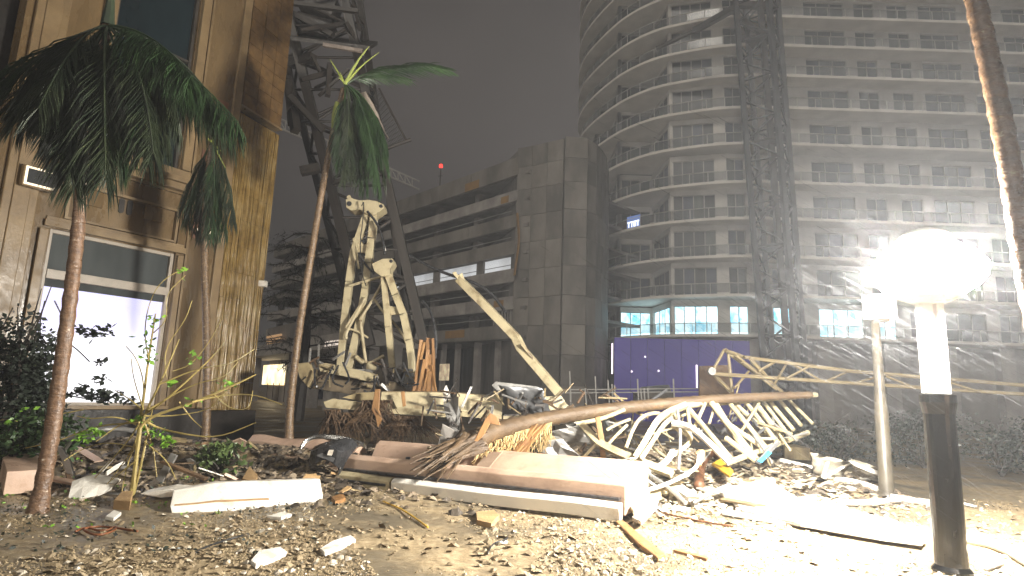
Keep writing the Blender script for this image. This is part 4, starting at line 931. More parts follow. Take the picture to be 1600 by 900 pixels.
for k in range(14):
    s = (852 - k * 1.5, 664 + rnd.uniform(-4, 6)); e = (790 + rnd.uniform(-6, 20), 722 + rnd.uniform(-4, 6)); m.bar(at(*s, 11.2), at(*e, 10.6 + rnd.uniform(-.1, .1)), .05, .02)
m.build('bark_strip', SPLIT, ft)['kind'] = 'stuff'
for pts, Y in (([(740, 690), (758, 655), (765, 645), (778, 652), (782, 665), (766, 662), (756, 680), (742, 694)], 10.2), ([(930, 652), (938, 650), (945, 690), (948, 728), (940, 726), (936, 690)], 11.4)): ppoly('bark_peel', pts, Y, .05, SPLIT, ft)

# ------------------------------------------------------------------ fallen lattice jib
jib = thing('fallen_lattice_jib', 'fallen cream lattice jib with bent tubes lying right of the trunk', 'crane jib', gpz(1160, 740))
def zt(a, b, Y0, Y1, w, name='lacing', mat=CREAM): return strut(name, jib, at(*a, Y0), at(*b, Y1), w, mat)
for a, b, Y0, Y1, w in [((1074, 636), (1141, 716), 12.2, 11.0, .10), ((1112, 630), (1182, 719), 12.4, 11.4, .13), ((1139, 629), (1199, 702), 12.8, 11.9, .10), ((1166, 629), (1212, 688), 13, 12.3, .09), ((1180, 629), (1221, 683), 13.2, 12.5, .12), ((1127, 655), (1196, 702), 12.3, 11.9, .10), ((1134, 684), (1181, 720), 11.8, 11.4, .10), ((1200, 624), (1240, 672), 13.6, 13, .09), ((1215, 622), (1252, 665), 13.8, 13.2, .08), ((1230, 622), (1270, 662), 14, 13.4, .07),
                        ((1102, 630), (1085, 668), 12.3, 11.9, .07), ((1115, 640), (1108, 662), 12.4, 12.2, .05), ((1073, 634), (1078, 664), 12.2, 11.9, .07), ((1150, 632), (1215, 690), 13.0, 12.4, .09), ((1193, 628), (1231, 678), 13.4, 12.8, .08), ((1120, 632), (1160, 700), 12.5, 11.6, .09)]: zt(a, b, Y0, Y1, w)
for k in range(46):
    x = rnd.uniform(940, 1215); y = 640 + rnd.random() * 50; L_ = rnd.uniform(18, 62); ang = rnd.choice([rnd.gauss(.9, .25), rnd.gauss(.9, .25), rnd.gauss(-.6, .5), rnd.gauss(.1, .3)])
    Y = 12.6 + rnd.random() * 1.2 - (y - 640) * .018; zt((x, y), (x + L_ * math.cos(ang), y + L_ * math.sin(ang)), Y, Y - L_ * math.sin(ang) * .02, rnd.uniform(.03, .065), 'lacing', rnd.choice([CREAM, CREAM, CREAMD, GREYM, GREYD]))
for k in range(6): zt((1150 + k * 7, 630), (1143 + k * 7, 658), 13.6, 13.4, .03)
zt((1066, 634), (1275, 617), 12.3, 14.2, .12, 'chord'); zt((1140, 722), (1262, 676), 11.2, 13.2, .11, 'chord')
def bent(name, pts, w, mat=CREAM, par=jib): m = MB(); m.tube(smooth_curve([at(*p) for p in pts], 3), w / 2, 4 if name == 'bent_chord' else 7); return m.build(name, mat, par)
bent('bent_chord', [(992, 716, 10.8), (1008, 690, 11.0), (1024, 660, 11.3), (1040, 646, 11.6), (1072, 633, 12.1)], .15); bent('bent_chord', [(1001, 718, 10.7), (1020, 690, 10.9), (1038, 662, 11.2), (1056, 650, 11.6)], .10)
bent('bent_chord', [(1050, 661, 11.2), (1070, 664, 11.1), (1080, 668, 11.0), (1100, 684, 10.8), (1140, 724, 10.4)], .11, WHITEP); bent('bent_chord', [(1050, 664, 11.3), (1070, 676, 11.2), (1080, 682, 11.2), (1075, 696, 11.1), (1040, 718, 10.8)], .10)
bent('bent_tube', [(978, 700, 11.3), (988, 672, 11.5), (1000, 652, 11.6), (1020, 645, 11.7), (1030, 646, 11.8)], .07); bent('bent_tube', [(948, 672, 11.8), (965, 662, 11.8), (985, 655, 11.8)], .06); bent('bent_tube', [(950, 694, 11.5), (965, 678, 11.5), (980, 664, 11.6)], .06)
bent('bent_chord', [(905, 660, 12.0), (925, 680, 11.6), (940, 696, 11.4), (1000, 722, 10.8), (1050, 740, 10.4)], .17, CREAM)
bent('bent_tube', [(976, 640, 12.0), (940, 655, 11.9), (900, 662, 11.9)], .08); bent('bent_tube', [(1058, 640, 11.4), (1064, 680, 11.1), (1060, 735, 10.7)], .06, GREYM)
up = thing('raised_jib_section', 'pale lattice truss section sticking up behind the fallen trunk', 'crane jib', at(1200, 640, 16))
def ut(a, b, w, Y0=16, Y1=16): strut('lacing', up, at(*a, Y0), at(*b, Y1), w, CREAMD)
for a, b, w in [((1132, 546), (1215, 608), .12), ((1132, 546), (1112, 582), .08), ((1138, 552), (1144, 612), .08), ((1112, 582), (1142, 612), .10), ((1112, 584), (1320, 598), .10), ((1163, 558), (1330, 580), .10), ((1135, 548), (1163, 558), .1), ((1330, 580), (1600, 602), .10), ((1320, 598), (1600, 616), .10), ((1148, 606), (1172, 578), .07), ((1185, 580), (1210, 566), .07), ((1172, 560), (1212, 604), .10), ((1210, 600), (1228, 570), .06), ((1228, 592), (1265, 572), .06), ((1240, 570), (1285, 596), .06), ((1290, 596), (1330, 578), .06), ((1330, 600), (1380, 586), .06), ((1385, 588), (1430, 606), .06), ((1430, 606), (1480, 594), .06), ((1480, 596), (1530, 612), .06), ((1150, 556), (1222, 612), .08), ((1160, 566), (1205, 600), .07)]: ut(a, b, w, 15.8 + rnd.random() * .6, 16.0 + rnd.random() * .6)
disc('sheave', 1113, 580, .10, 15.8, .1, GREYM, up)

# ------------------------------------------------------------------ wreckage pieces
def gpoly(m, pts, h, th):          # flat piece lying on the ground, its top h above it
    P = [gp(x, y, h) for x, y in pts]; P = [V(p.x, p.y, gz(p.x, p.y) * .6 + h) for p in P]; m.prism([p - V(0, 0, th) for p in P], (0, 0, th))
def flat(name, label, cat, pts, h, th, mat, group=None, bevel=.006):
    m = MB(); gpoly(m, pts, h, th); return tag(m.build(name, mat, bevel=bevel), label, cat, group)
def stand(name, label, cat, pts, Y, th, mat, group=None, bevel=.008):
    m = MB(); m.prism([at(p[0], p[1], p[2] if len(p) > 2 else Y) for p in pts], (0, th, 0)); return tag(m.build(name, mat, bevel=bevel), label, cat, group)
def pipe(name, label, cat, pts, r, mat, h=.05, group=None):
    P = []
    for x, y in pts: p = gp(x, y, h); P.append(V(p.x, p.y, gz(p.x, p.y) + h))
    m = MB(); m.tube(smooth_curve(P, 2), r, 8); return tag(m.build(name, mat, smooth=True), label, cat, group)
wsl = thing('white_block', 'big white foam block with a gold edge line lying left of the girder end', 'foam block', gp(385, 798))
Yw = gp(385, 797).y
b0 = gp(268, 801); b1 = gp(504, 789); bd = (b1 - b0).normalized(); bn = V(-bd.y, bd.x, 0); bL = (b1 - b0).length
bprof = [(0, -.03), (.03, .10), (.06, .12), (.34, .31), (.52, .30), (.60, -.03)]
def blk(t0, t1, prof, name, mat, n=8):
    m = MB(); k = len(prof); vs = []
    for i in range(n + 1):
        t = t0 + (t1 - t0) * i / n; sk = 1 - .28 * max(0, 1 - t / .5)
        vs += [b0 + bd * (t + .05 * nz(w * 4, z * 5, i * .0 + (7 if i == n else 2)) * (i in (0, n))) + bn * w + V(0, 0, z * sk + .010 * nz(t * 4, w * 4)) for w, z in prof]
    fs = [(i * k + j, i * k + (j + 1) % k, i * k + k + (j + 1) % k, i * k + k + j) for i in range(n) for j in range(k)] + [tuple(range(k)), tuple(n * k + j for j in range(k))]
    m.add(vs, fs); return m.build(name, mat, wsl, bevel=.012)
blk(0, bL, bprof, 'block', WHITEP); blk(.05, bL * .62, [(.022, .098), (.034, .116), (.056, .124), (.05, .10)], 'gold_line', BRICKM, 5)
Yw = (b0.y + b1.y) / 2
for pts in ([(218, 772), (262, 764), (300, 767), (276, 776), (250, 778)],): m = MB(); m.prism([at(x, y, Yw + .15) for x, y in pts], (0, .25, .03)); m.build('broken_edge', WHITEP, wsl, bevel=.01)
cp = thing('crumpled_panel', 'torn white board propped up right of the left palm base', 'panel', gp(145, 782))
m = MB(); Yq = gp(145, 782).y
m.sheet([[at(106, 781, Yq - .1), at(125, 779, Yq - .1), at(150, 775, Yq), at(172, 764, Yq + .1)], [at(110, 764, Yq), at(130, 760, Yq + .05), at(155, 758, Yq + .1), at(180, 756, Yq + .15)], [at(113, 752, Yq + .15), at(132, 745, Yq + .2), at(152, 740, Yq + .3), at(188, 748, Yq + .3)]], .03); m.build('board', WHITEP, cp)
m = MB(); m.sheet([[at(112, 790, Yq + .1), at(150, 786, Yq + .1), at(190, 772, Yq + .2)], [at(115, 782, Yq + .2), at(155, 775, Yq + .2), at(195, 762, Yq + .3)]], .04); m.build('underside', GREYM, cp)
pk = []
stand('grey_plank', 'grey weathered plank leaning at the right of the broken shrub', 'plank', [(238, 758), (252, 756), (276, 712), (266, 708)], 9.6, .05, GREYM)
flat('rock_slab', 'pinkish flat rock slab behind the left palm trunk', 'rock', [(2, 728), (20, 716), (60, 713), (62, 738), (10, 742)], .35, .3, PINK)
pipe('grey_beam_scrap', 'long grey metal strip crossing behind the left palm trunk', 'metal strip', [(28, 702), (80, 697), (160, 700), (230, 693)], .05, GREYM, .35)
stand('grey_bracket', 'bent grey bracket hanging just right of the left palm trunk', 'bracket', [(86, 696), (96, 698), (110, 722), (114, 742), (104, 740), (96, 720)], 9.3, .04, GREYM)
stand('white_splinter', 'thin white splinter sticking up above the torn white board', 'splinter', [(152, 738), (160, 737), (177, 717), (172, 719)], 9.2, .03, WHITEP)
flat('tan_block', 'broken tan block beside the broken shrub base', 'brick', [(178, 782), (190, 770), (208, 770), (204, 784)], .12, .12, BRICKM)
flat('tan_block', 'broken tan block behind the white foam block', 'brick', [(378, 752), (388, 740), (402, 748), (398, 756)], .16, .16, BRICKM)
flat('pale_stone', 'flat pale stone fragment behind the white foam block at left of the sprig', 'stone', [(365, 750), (380, 742), (388, 748), (374, 756)], .10, .1, WHITEP)
flat('tan_block', 'square tan stone block just below the white sill panel', 'brick', [(744, 800), (772, 797), (780, 806), (768, 819), (745, 814)], .07, .1, BRICKM)
flat('orange_stone', 'small orange stone under the broken end of the girder', 'stone', [(518, 778), (536, 773), (540, 780), (524, 785)], .06, .06, SPLIT)
for pts, lab in (([(392, 876), (405, 861), (438, 855), (449, 862), (428, 872), (400, 882)], 'white broken board piece lying nearest the bottom edge'), ([(500, 857), (520, 846), (548, 836), (556, 842), (530, 855), (508, 862)], 'white splintered board piece in the cleared strip of the foreground'), ([(418, 805), (440, 800), (456, 803), (440, 807)], 'small white board chip just below the white foam block'), ([(165, 805), (178, 797), (190, 800), (178, 808)], 'small white board chip below the tan block by the shrub')):
    flat('board_piece', lab, 'board', pts, .045, .04, WHITEP)
pipe('orange_cable', 'tangled orange cable loop lying in the left foreground gravel', 'cable', [(118, 832), (135, 822), (160, 832), (185, 820), (178, 830), (150, 838), (125, 828), (155, 820), (186, 826), (215, 830)], .012, ORANGE, .03)
pipe('yellow_strip', 'thin yellow plastic strip lying in front of the girder', 'strip', [(598, 788), (625, 797), (650, 810), (668, 824)], .012, YEL, .02)
pipe('black_wire', 'thin black wire curled on the ground in front of the girder end', 'wire', [(762, 862), (770, 848), (790, 845), (795, 838)], .009, BLACKP, .02)
pipe('black_wire', 'thin black stick lying in the left foreground gravel', 'wire', [(300, 868), (330, 850), (388, 836)], .010, BLACKP, .02)
pipe('brown_stick', 'long thin brown stick lying below the broken boards at right', 'stick', [(1032, 800), (1060, 808), (1100, 816), (1145, 823)], .014, BROWNP, .03)
flat('orange_plank', 'splintered orange plank on the bright ground right of the girder', 'plank', [(962, 814), (972, 812), (1010, 842), (1040, 866), (1028, 871), (998, 848)], .05, .045, SPLIT)
flat('orange_plank', 'thin orange stick beside the splintered orange plank', 'plank', [(1052, 858), (1056, 855), (1106, 868), (1104, 871)], .03, .03, SPLIT)
flat('board_piece', 'white board leaning on the ground just right of the girder end', 'board', [(988, 808), (1012, 788), (1030, 776), (1026, 790), (1002, 815)], .12, .05, WHITEP)
flat('board_piece', 'tan board under the right end of the girder', 'board', [(985, 790), (1000, 778), (1030, 768), (1034, 776), (1006, 790), (990, 800)], .16, .05, CREAM)
# black bumper with its chrome trim
bp_ = thing('car_bumper', 'shiny black torn car bumper piece with a small white plate on the girder end', 'car bumper', gp(525, 745))
Yp = 10.6
m = MB(); m.sheet([[at(484, 728, Yp), at(488, 705, Yp - .05), at(494, 697, Yp + .1)], [at(494, 724, Yp - .1), at(500, 700, Yp - .15), at(512, 690, Yp + .15)], [at(512, 716, Yp - .15), at(516, 698, Yp - .2), at(528, 686, Yp + .15)], [at(525, 726, Yp - .15), at(530, 704, Yp - .2), at(540, 684, Yp + .2)], [at(533, 732, Yp - .1), at(536, 706, Yp - .15), at(552, 686, Yp + .25)], [at(530, 744, Yp), at(545, 715, Yp), at(560, 696, Yp + .3)]], .035); m.build('shell', BLACKP, bp_, smooth=False, bevel=.006)
m = MB(); m.prism([at(x, y, Yp - .24) for x, y in [(511, 711), (514, 703), (521, 703), (518, 712)]], (0, .02, 0)); m.build('plate', WHITEP, bp_)
m = MB(); m.prism([at(x, y, Yp - .2) for x, y in [(494, 712), (520, 722), (524, 716), (502, 708)]], (0, .06, 0)); m.build('lip', GREYD, bp_)
for k, w in enumerate((.02, .02, .015)):
    m = MB(); m.tube(smooth_curve([at(470, 698 + k * 2, 10.8), at(480, 684 + k * 2, 10.9), at(498, 679 + k * 2, 11), at(545, 684 + k * 2, 11), at(565, 692 + k * 2, 11), at(572, 696 + k * 2, 11)], 2), w, 6); m.build('trim_strip', CHROME, bp_, smooth=True)
# crumpled metal sheets
def crumple(name, label, px4, Y, nr, nc, amp, mat, seed, th=.015, cat='metal sheet', dY=.3):
    q = random.Random(seed); (a, b, c, d) = px4; rows = []
    for i in range(nr):
        r_ = []
        for j in range(nc):
            u, v = j / (nc - 1), i / (nr - 1)
            x = (a[0] * (1 - u) + b[0] * u) * (1 - v) + (d[0] * (1 - u) + c[0] * u) * v; y = (a[1] * (1 - u) + b[1] * u) * (1 - v) + (d[1] * (1 - u) + c[1] * u) * v
            r_.append(at(x + q.uniform(-1, 1) * amp * 10, y + q.uniform(-1, 1) * amp * 10, Y + dY * v + q.uniform(-1, 1) * amp))
        rows.append(r_)
    m = MB(); m.sheet(rows, th); return tag(m.build(name, mat, smooth=nc > 5), label, cat)
crumple('bent_sheet', 'dark grey crushed metal sheet draped over the cream beam', ((780, 602), (848, 606), (862, 648), (800, 640)), 13.0, 7, 10, .10, GREYD, 3)
crumple('bent_sheet', 'grey folded metal sheet hanging at the break of the cream beam', ((692, 632), (716, 618), (722, 690), (706, 688)), 12.6, 6, 4, .16, GREYM, 5)
crumple('pale_sheet', 'pale upright board below the break of the cream beam', ((692, 662), (716, 676), (704, 712), (682, 708)), 12.0, 3, 3, .04, M('pale board', (.46, .43, .39), (.36, .33, .3), .5), 8)
stand('torn_flag', 'white torn metal corner sticking up at the break of the cream beam', 'metal scrap', [(694, 640), (692, 612), (697, 601), (703, 616), (706, 634), (698, 622)], 13.2, .02, WHITEP)
stand('grey_cylinder', 'grey crushed cylinder lying on the cream beam', 'cylinder', [(768, 602), (775, 596), (840, 604), (844, 616), (776, 610)], 13.5, .3, GREYM)
crumple('bent_sheet', 'grey smooth metal sheet under the fallen trunk by the root fibres', ((862, 674), (905, 664), (920, 690), (870, 690)), 11.8, 4, 5, .06, GREYM, 12)
crumple('bent_sheet', 'grey folded metal sheet under the fallen trunk left of the bent jib tubes', ((884, 662), (908, 658), (922, 690), (902, 684)), 11.9, 4, 3, .08, GREYM, 13)
crumple('bent_sheet', 'curled pale metal sheet on the girder back edge', ((830, 690), (880, 686), (910, 716), (850, 722)), 11.3, 4, 5, .14, GREYM, 14)
crumple('bent_sheet', 'curled pale metal strip left of the grey sheets under the trunk', ((838, 700), (860, 676), (872, 690), (856, 712)), 11.2, 5, 3, .12, CREAMD, 15)
crumple('clear_sheet', 'crumpled translucent plastic sheet on the right side before the hedge', ((1266, 706), (1330, 724), (1310, 748), (1272, 744)), 12.2, 5, 6, .16, M('plastic sheet', (.42, .38, .30), (.25, .22, .17), .3), 21, cat='plastic sheet')
crumple('clear_sheet', 'crumpled translucent plastic sheet beside the thin tan post', ((1328, 718), (1378, 730), (1372, 752), (1338, 742)), 12.0, 5, 5, .14, M('plastic sheet b', (.42, .38, .30), (.25, .22, .17), .3), 22, cat='plastic sheet')
for pts, lab in (([(1284, 746), (1292, 722), (1297, 722), (1287, 748)], 'white bent strip standing in the crumpled plastic'), ([(1286, 745), (1318, 728), (1320, 731), (1288, 749)], 'pale bent strip sloping from the crumpled plastic'), ([(1326, 720), (1332, 720), (1372, 736), (1380, 742), (1374, 744), (1336, 728)], 'pinkish bent rail leaning on the thin tan post')):
    stand('bent_strip', lab, 'strip', pts, 11.9, .05, WHITEP)
# right hand flattened white sheets and pipes
crumple('white_sheet', 'big bright white flattened sheet at the left of the right debris heap', ((1118, 766), (1200, 752), (1258, 786), (1150, 792)), 10.3, 6, 8, .10, WHITEP, 31, .04, 'sheet', -.6)
flat('white_sheet', 'long bright white tapering sheet stretching toward the street lamp base', 'sheet', [(1140, 778), (1200, 772), (1300, 790), (1400, 814), (1448, 838), (1440, 846), (1380, 840), (1250, 818), (1160, 796)], .10, .05, WHITEP)
flat('white_sheet', 'narrow white sheet strip in front of the long white tapering sheet', 'sheet', [(1130, 795), (1200, 806), (1300, 820), (1310, 826), (1215, 816), (1128, 800)], .06, .04, WHITEP)
for pts, r, lab in (([(1220, 746), (1262, 752), (1302, 757)], .05, 'straight white pipe left of the thin post, nearest the hedge'), ([(1305, 763), (1340, 768), (1378, 774)], .055, 'straight white pipe ending at the thin post base'), ([(1308, 788), (1370, 790), (1400, 784), (1462, 786)], .05, 'long curved white pipe passing in front of the thin post'), ([(1345, 757), (1370, 763)], .035, 'short white pipe stub left of the thin post'), ([(1510, 842), (1560, 850), (1610, 880)], .06, 'white hose curving out of the view right of the street lamp'), ([(1392, 780), (1430, 783), (1465, 788)], .04, 'white pipe right of the thin post toward the lamp')): pipe('white_pipe', lab, 'pipe', pts, r, WHITEP, .06)
pipe('metal_rod', 'short grey metal rod on the ground right of the street lamp base', 'rod', [(1540, 888), (1566, 880)], .02, GREYM, .03)
stand('blue_bar', 'grey flat bar with bright blue middle leaning at the jib foot', 'bar', [(1180, 722), (1214, 688), (1220, 692), (1188, 726)], 11.2, .04, GREYD)
b_ = MB(); b_.prism([at(x, y, 11.17) for x, y in [(1184, 720), (1200, 704), (1206, 708), (1190, 723)]], (0, .025, 0)); tag(b_.build('blue_wrap', BLUE), 'bright blue wrap on the leaning flat bar at the jib foot', 'wrap')
pipe('brown_pipe', 'curved brown corrugated pipe in the bright debris heap', 'pipe', [(1092, 768), (1094, 752), (1108, 744), (1125, 746), (1132, 754)], .09, BROWNP, .12)
flat('yellow_scrap', 'bright yellow plastic scrap on top of the right debris heap', 'plastic scrap', [(1112, 738), (1130, 734), (1146, 744), (1140, 748), (1120, 741)], .35, .04, YEL)
bo = thing('small_bottle', 'small orange bottle with a white cap standing in the right debris', 'bottle', gpz(1208, 770))
q = gpz(1208, 770); m = MB(); m.lathe(q, [(.05, 0), (.055, .02), (.055, .12), (.03, .15)], 12); m.build('body', SPLIT, bo, smooth=True); m = MB(); m.lathe(q + V(0, 0, .152), [(.035, 0), (.04, .02), (.04, .09), (.02, .1)], 12); m.build('cap', WHITEP, bo, smooth=True)
flat('tan_beam', 'thick tan broken beam at the right end of the fallen jib', 'beam', [(1222, 694), (1260, 690), (1266, 702), (1226, 706)], .5, .3, CREAMD)
for i, (pts, w, mt, lab) in enumerate([([(1000, 742, 10.6), (1040, 725, 10.7), (1052, 704, 10.8)], .1, WHITEP, 'white curled strip rising at the left of the right debris heap'), ([(960, 776, 9.8), (1030, 762, 9.9), (1068, 744, 10.0), (1090, 730, 10.2), (1092, 712, 10.3)], .06, WHITEP, 'long white curved rail bowing over the right debris heap'), ([(1008, 738, 10.4), (1040, 758, 10.0), (1072, 786, 9.5)], .07, GREYM, 'straight grey bar sloping across the right debris heap'), ([(1090, 712, 10.4), (1098, 704, 10.4), (1090, 726, 10.3)], .12, BRICKM, 'tan bent flap standing in the right debris heap'), ([(1082, 786, 9.6), (1110, 770, 9.8), (1140, 758, 10)], .07, GREYM, 'grey angled bar in front of the brown corrugated pipe'), ([(1150, 796, 9.4), (1220, 800, 9.3), (1224, 788, 9.4)], .05, WHITEP, 'white window frame strip lying below the white sheets'), ([(1205, 806, 9.0), (1222, 800, 9.1), (1240, 790, 9.3)], .04, CREAM, 'short cream stick crossing the white frame strip')]):
    m = MB(); m.tube(smooth_curve([at(*p) for p in pts], 2), w / 2, 7); tag(m.build('bent_rail', mt), lab, 'rail')
# countable scraps: each takes a label from its colour, size and the nearest landmark; those that cannot be told apart are joined
def proj(P):
    d = Vector(P) - CAM; k = FPX / d.dot(_f); return 800 + d.dot(_r) * k, 450 - d.dot(_u) * k
MARKS = [(58, 790, 'the left palm base'), (145, 765, 'the torn white board'), (210, 770, 'the broken shrub base'), (255, 735, 'the grey leaning plank'), (380, 778, 'the white foam block'), (345, 735, 'the green sprig'), (450, 722, 'the centre palm base'), (525, 705, 'the black bumper'), (322, 700, 'the thin palm base'),
         (600, 690, 'the dead frond'), (690, 690, 'the pale upright board'), (760, 770, 'the white sill panel'), (820, 690, 'the straw root fibres'), (890, 680, 'the grey sheets under the trunk'), (940, 700, 'the orange bark peel'), (990, 770, 'the girder end'), (1020, 680, 'the bent jib chords'), (1080, 735, 'the long curved rail'), (1115, 755, 'the brown corrugated pipe'), (1130, 740, 'the yellow plastic scrap'), (1200, 705, 'the blue wrapped bar'), (1208, 765, 'the small bottle'), (1160, 690, 'the jib lacing'), (1240, 700, 'the thick tan beam'), (1190, 775, 'the flattened white sheet'), (1300, 735, 'the crumpled plastic'), (1386, 775, 'the thin tan post'), (1010, 845, 'the orange plank'), (1340, 820, 'the long white sheet'), (1480, 860, 'the street lamp base')]
CN_ = {WHITEP.name: 'white', CREAM.name: 'cream', CREAMD.name: 'dirty cream', GREYM.name: 'grey metal', GREYD.name: 'dark grey', PINK.name: 'pinkish', DRYF.name: 'dark brown', BARKF.name: 'brown', BRICKM.name: 'tan', MUD.name: 'muddy'}
seen = set(); lump = {}
def scraps(n, region, group, mats, name, lmin, lmax, seed, wmax=.16, hmax=.22):
    q = random.Random(seed)
    for _ in range(n):
        x = q.uniform(region[0], region[2]); y = q.uniform(region[1], region[3]); p = gpz(x, y); l = q.uniform(lmin, lmax); w = q.uniform(.04, wmax); t = q.uniform(.015, .05)
        rot = Matrix.Rotation(q.uniform(0, 6.28), 3, 'Z') @ Matrix.Rotation(q.gauss(0, .22), 3, 'Y') @ Matrix.Rotation(q.gauss(0, .3), 3, 'X')
        o = [(-l / 2, -w / 2), (l / 2 * q.uniform(.6, 1), -w / 2 * q.uniform(.5, 1)), (l / 2, w / 2 * q.uniform(.2, 1)), (l * .1, w / 2), (-l / 2 * q.uniform(.7, 1), w / 2 * q.uniform(.6, 1))]
        c = p + V(0, 0, q.uniform(.02, hmax)); mat = q.choice(mats); P = [c + rot @ V(a, b, 0) for a, b in o]
        X, Y = proj(c); mk = min(MARKS, key=lambda k: (k[0] - X) ** 2 + 4 * (k[1] - Y) ** 2); dx, dy = X - mk[0], Y - mk[1]
        rel = ('right of' if dx > 0 else 'left of') if abs(dx) > 1.6 * abs(dy) else ('just below' if dy > 0 else 'just above')
        size = 'long' if l > .7 else ('short' if l > .38 else 'tiny')
        lab = f"{size} {CN_[mat.name]} {name.replace('_', ' ')} lying {rel} {mk[2]}"
        if lab in seen or l < .2:
            lump.setdefault(mat.name, (mat, MB()))[1].prism(P, rot @ V(0, 0, t)); continue
        seen.add(lab); m = MB(); m.prism(P, rot @ V(0, 0, t)); tag(m.build(name, mat), lab, 'scrap', group)
scraps(46, (975, 705, 1270, 800), 'board scraps in the right heap', [WHITEP, CREAM, WHITEP, CREAMD, GREYM], 'board_scrap', .25, .95, 4, .2, .3)
scraps(34, (70, 690, 400, 765), 'board scraps in the left rubble', [CREAMD, GREYM, PINK, DRYF, WHITEP, BARKF], 'board_scrap', .25, .9, 6, .16, .25)
scraps(24, (430, 690, 880, 735), 'dark scraps behind the girder', [DRYF, GREYD, BARKF, CREAMD, GREYM], 'wreck_scrap', .3, 1.0, 7, .2, .3)
scraps(30, (820, 655, 1250, 715), 'scraps under the fallen jib', [GREYM, CREAMD, GREYD, CREAM, BARKF], 'wreck_scrap', .3, 1.1, 8, .22, .4)
scraps(16, (470, 745, 560, 782), 'stones at the girder end', [BRICKM, WHITEP, CREAMD, MUD], 'stone_scrap', .2, .3, 9, .2, .14)
scraps(22, (1000, 790, 1500, 815), 'slivers on the bright ground', [WHITEP, CREAM], 'board_sliver', .2, .5, 10, .06, .05)
for mat, m in lump.values(): m.build('scrap_pile', mat)['kind'] = 'stuff'

# far rods and low fence behind the trunk
fr = thing('rod_fence', 'thin upright grey rods of a broken fence before the purple hoarding', 'fence', at(980, 620, 24))
for x, y0 in ((890, 580), (930, 588), (950, 594), (956, 600), (960, 602), (996, 592), (1001, 606), (1006, 606), (1012, 606), (1052, 592), (1105, 592), (1113, 590), (914, 606)): strut('rod', fr, at(x + 2, 632, 24), at(x, y0, 24), .06, METALG)
for y in (607, 612): strut('rail', fr, at(880, y + 2, 24), at(1110, y, 24), .04, METALG)
cr = thing('parked_machine', 'low grey machine cab parked before the purple hoarding', 'machine', at(1030, 612, 27))
m = MB(); m.prism([at(x, y, 27) for x, y in [(1008, 614), (1012, 604), (1046, 601), (1050, 614)]], (0, 1.5, 0)); m.build('cab', GREYD, cr, bevel=.05); m = MB(); m.prism([at(x, y, 26.95) for x, y in [(1014, 611), (1017, 606), (1042, 604), (1044, 611)]], (0, .03, 0)); m.build('window', GLASSD, cr)
m = MB(); m.prism([at(x, y, 27) for x, y in [(1002, 634), (1002, 613.5), (1054, 613.5), (1054, 634)]], (0, 1.8, 0)); m.build('body', MUD, cr)
ob = thing('orange_barrier', 'rust orange panel beside the white led strip of the hoarding', 'barrier', at(1120, 620, 22)); m = MB(); m.prism([at(x, y, 22) for x, y in [(1093, 628), (1093, 572), (1140, 570), (1150, 628)]], (0, .12, 0)); m.build('panel', M('rusty orange panel', (.20, .11, .05), (.12, .07, .035), .6), ob)
for x in (1100, 1140): strut('post', ob, at(x, 634, 22.2), at(x, 575, 22.2), .1, STEELD)

# ------------------------------------------------------------------ gravel, rubble bits, leaves, rain
def scatter(name, n, mat, pick, smin, smax, seed, flatten=.6):
    q = random.Random(seed); vs = []; fs = []
    base = [V(1, 0, 0), V(.2, .9, .1), V(-.95, .3, 0), V(-.4, -.85, .05), V(.5, -.7, 0), V(.35, .15, .8), V(-.35, -.1, .75)]; bf = [(0, 1, 5), (1, 2, 6, 5), (2, 3, 6), (3, 4, 5, 6), (4, 0, 5)]
    k = 0; tries = 0
    while k < n and tries < n * 12:
        tries += 1; r_ = pick(q)
        if r_ is None: continue
        x, y, sc = r_; s = q.uniform(smin, smax) * sc; a = q.uniform(0, 6.28); ca, sa = math.cos(a), math.sin(a); tx, ty = q.gauss(0, .3), q.gauss(0, .3); z0 = gz(x, y) + s * .25
        b = len(vs)
        for p in base:
            px, py = p.x * q.uniform(.6, 1.2), p.y * q.uniform(.6, 1.2); X = px * ca - py * sa; Y = px * sa + py * ca
            vs.append((x + X * s, y + Y * s, z0 + (p.z * flatten + X * tx + Y * ty) * s))
        fs += [tuple(i + b for i in f) for f in bf]; k += 1
    m = MB(); m.v = [Vector(v) for v in vs]; m.f = fs; o = m.build(name, mat, origin=(0, 0, 0)); o['kind'] = 'stuff'; return o
def pick_gravel(q):
    Y = 5.4 + 6.2 * q.random() ** 1.6; x = q.uniform(-.95, .8) * Y
    d = nz(x * .55 + 3, Y * .55, 1) + .5 * nz(x * 1.7, Y * 1.7, 5)
    if -1.7 < x + (Y - 7) * .5 < .0 and Y < 8.6: d -= .55
    return (x, Y, 1) if d > q.uniform(-.35, .25) else None
PEB = M('pale wet pebble', (.42, .33, .20), (.17, .122, .065), .35, 3.4, .2, c3=(.66, .60, .48), c3pos=.72)
scatter('gravel', 34000, PEB, pick_gravel, .006, .018, 5)
scatter('coarse_gravel', 800, M('broken concrete chip', (.58, .53, .44), (.36, .29, .2), .5, 2), pick_gravel, .024, .05, 6)
def pick_rub(q):
    x = q.uniform(-9, 7.5); Y = 12.9 + .12 * x + q.gauss(-.3, 1.5)
    return (x, Y, 1) if 8.6 < Y < 17 else None
scatter('rubble_bits', 7500, M('rubble chip', (.34, .27, .19), (.10, .075, .05), .5, 1.6, .3, c3=(.50, .45, .37), c3pos=.72), pick_rub, .02, .10, 7, .5)
def pick_heap(q):
    p = gp(q.uniform(985, 1330), q.uniform(715, 800)); return (p.x, p.y, 1) if 8 < p.y < 14 else None
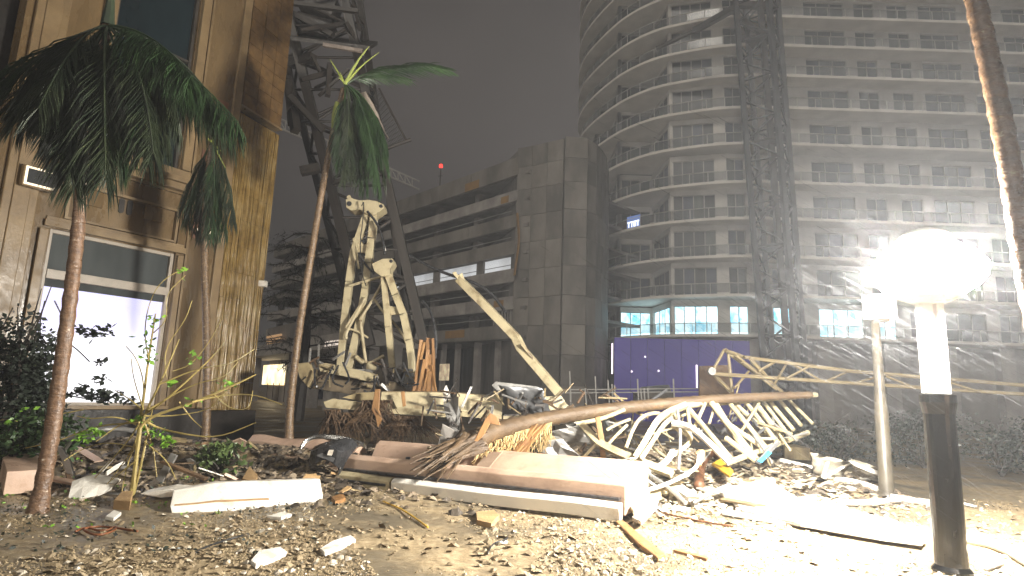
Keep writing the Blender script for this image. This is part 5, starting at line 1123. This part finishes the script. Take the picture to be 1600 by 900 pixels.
scatter('pale_chips', 1500, M('pale board chip', (.62, .55, .43), (.38, .31, .20), .5, 1.3), pick_heap, .03, .13, 12, .35)
scatter('dark_rubble', 2200, MUD, pick_rub, .04, .13, 8, .6)
m = MB()
for k in range(700):
    x = rnd.uniform(-8, -2); Y = rnd.uniform(6.2, 11)
    if nz(x * .7, Y * .7, 4) < -.05 and x > -5: continue
    leaves(m, V(x, Y, gz(x, Y) + .02), (.06, .06, .015), 2, .05)
m.build('fallen_leaves', LEAFD)['kind'] = 'stuff'
m = MB()
for k in range(70):
    x = rnd.uniform(-7.5, -3.4); Y = rnd.uniform(7, 10.5); leaves(m, V(x, Y, gz(x, Y) + .02), (.05, .05, .02), 3, .055)
m.build('fallen_leaf_litter', LEAFG)['kind'] = 'stuff'
def pick_clod(q):
    Y = 5.2 + 6.5 * q.random() ** 1.4; x = q.uniform(-.95, .9) * Y
    return (x, Y, 1) if nz(x * .5 + 7, Y * .5, 4) > q.uniform(-.3, .35) else None
scatter('mud_clods', 2600, M('mud clod', (.32, .245, .145), (.17, .125, .07), .7, 1.5, .5), pick_clod, .015, .06, 15, .45)
RAINM, ntr, brn = nodemat('rain drop'); brn.inputs['Base Color'].default_value = (.034, .034, .036, 1); brn.inputs['Roughness'].default_value = .6; brn.inputs['Specular IOR Level'].default_value = .1
m = MB(); q = random.Random(3)
WD = V(.80, -.30, -.58).normalized()
for k in range(1400):
    if k < 1150: p = V(LX, LY, 2.75) + V(q.gauss(-.3, 1.3), abs(q.gauss(0, 1.5)) - .3, q.gauss(-.1, .9))
    else: Y = q.uniform(4.0, 9.5); p = V(q.uniform(.1, .95) * Y, Y, q.uniform(.2, 4.2))
    if p.z < .2: continue
    d = (WD + V(q.gauss(0, .025), q.gauss(0, .03), q.gauss(0, .025))) * q.uniform(.15, .55); w = q.uniform(.0006, .0014)
    a = d.cross(V(0, 1, 0)).normalized() * w; b = a.cross(d).normalized() * w
    m.add([p - a - b * .5, p + a - b * .5, p + b, p + d], [(0, 1, 3), (1, 2, 3), (2, 0, 3), (2, 1, 0)])
m.build('rain', RAINM, origin=(0, 0, 0))['kind'] = 'stuff'

# ------------------------------------------------------------------ air full of rain mist
HZM = bpy.data.materials.new('rain haze'); HZM.use_nodes = True; nh = HZM.node_tree; nh.nodes.clear()
ho = nh.nodes.new('ShaderNodeOutputMaterial'); hv = nh.nodes.new('ShaderNodeVolumePrincipled'); hv.inputs['Color'].default_value = (.93, .95, 1, 1); hv.inputs['Density'].default_value = HAZE_DENSITY; hv.inputs['Anisotropy'].default_value = .25
nh.links.new(hv.outputs[0], ho.inputs['Volume'])
m = MB(); m.box((0, 230, 30), (900, 640, 64)); hz_ = m.build('haze', HZM); hz_['kind'] = 'stuff'
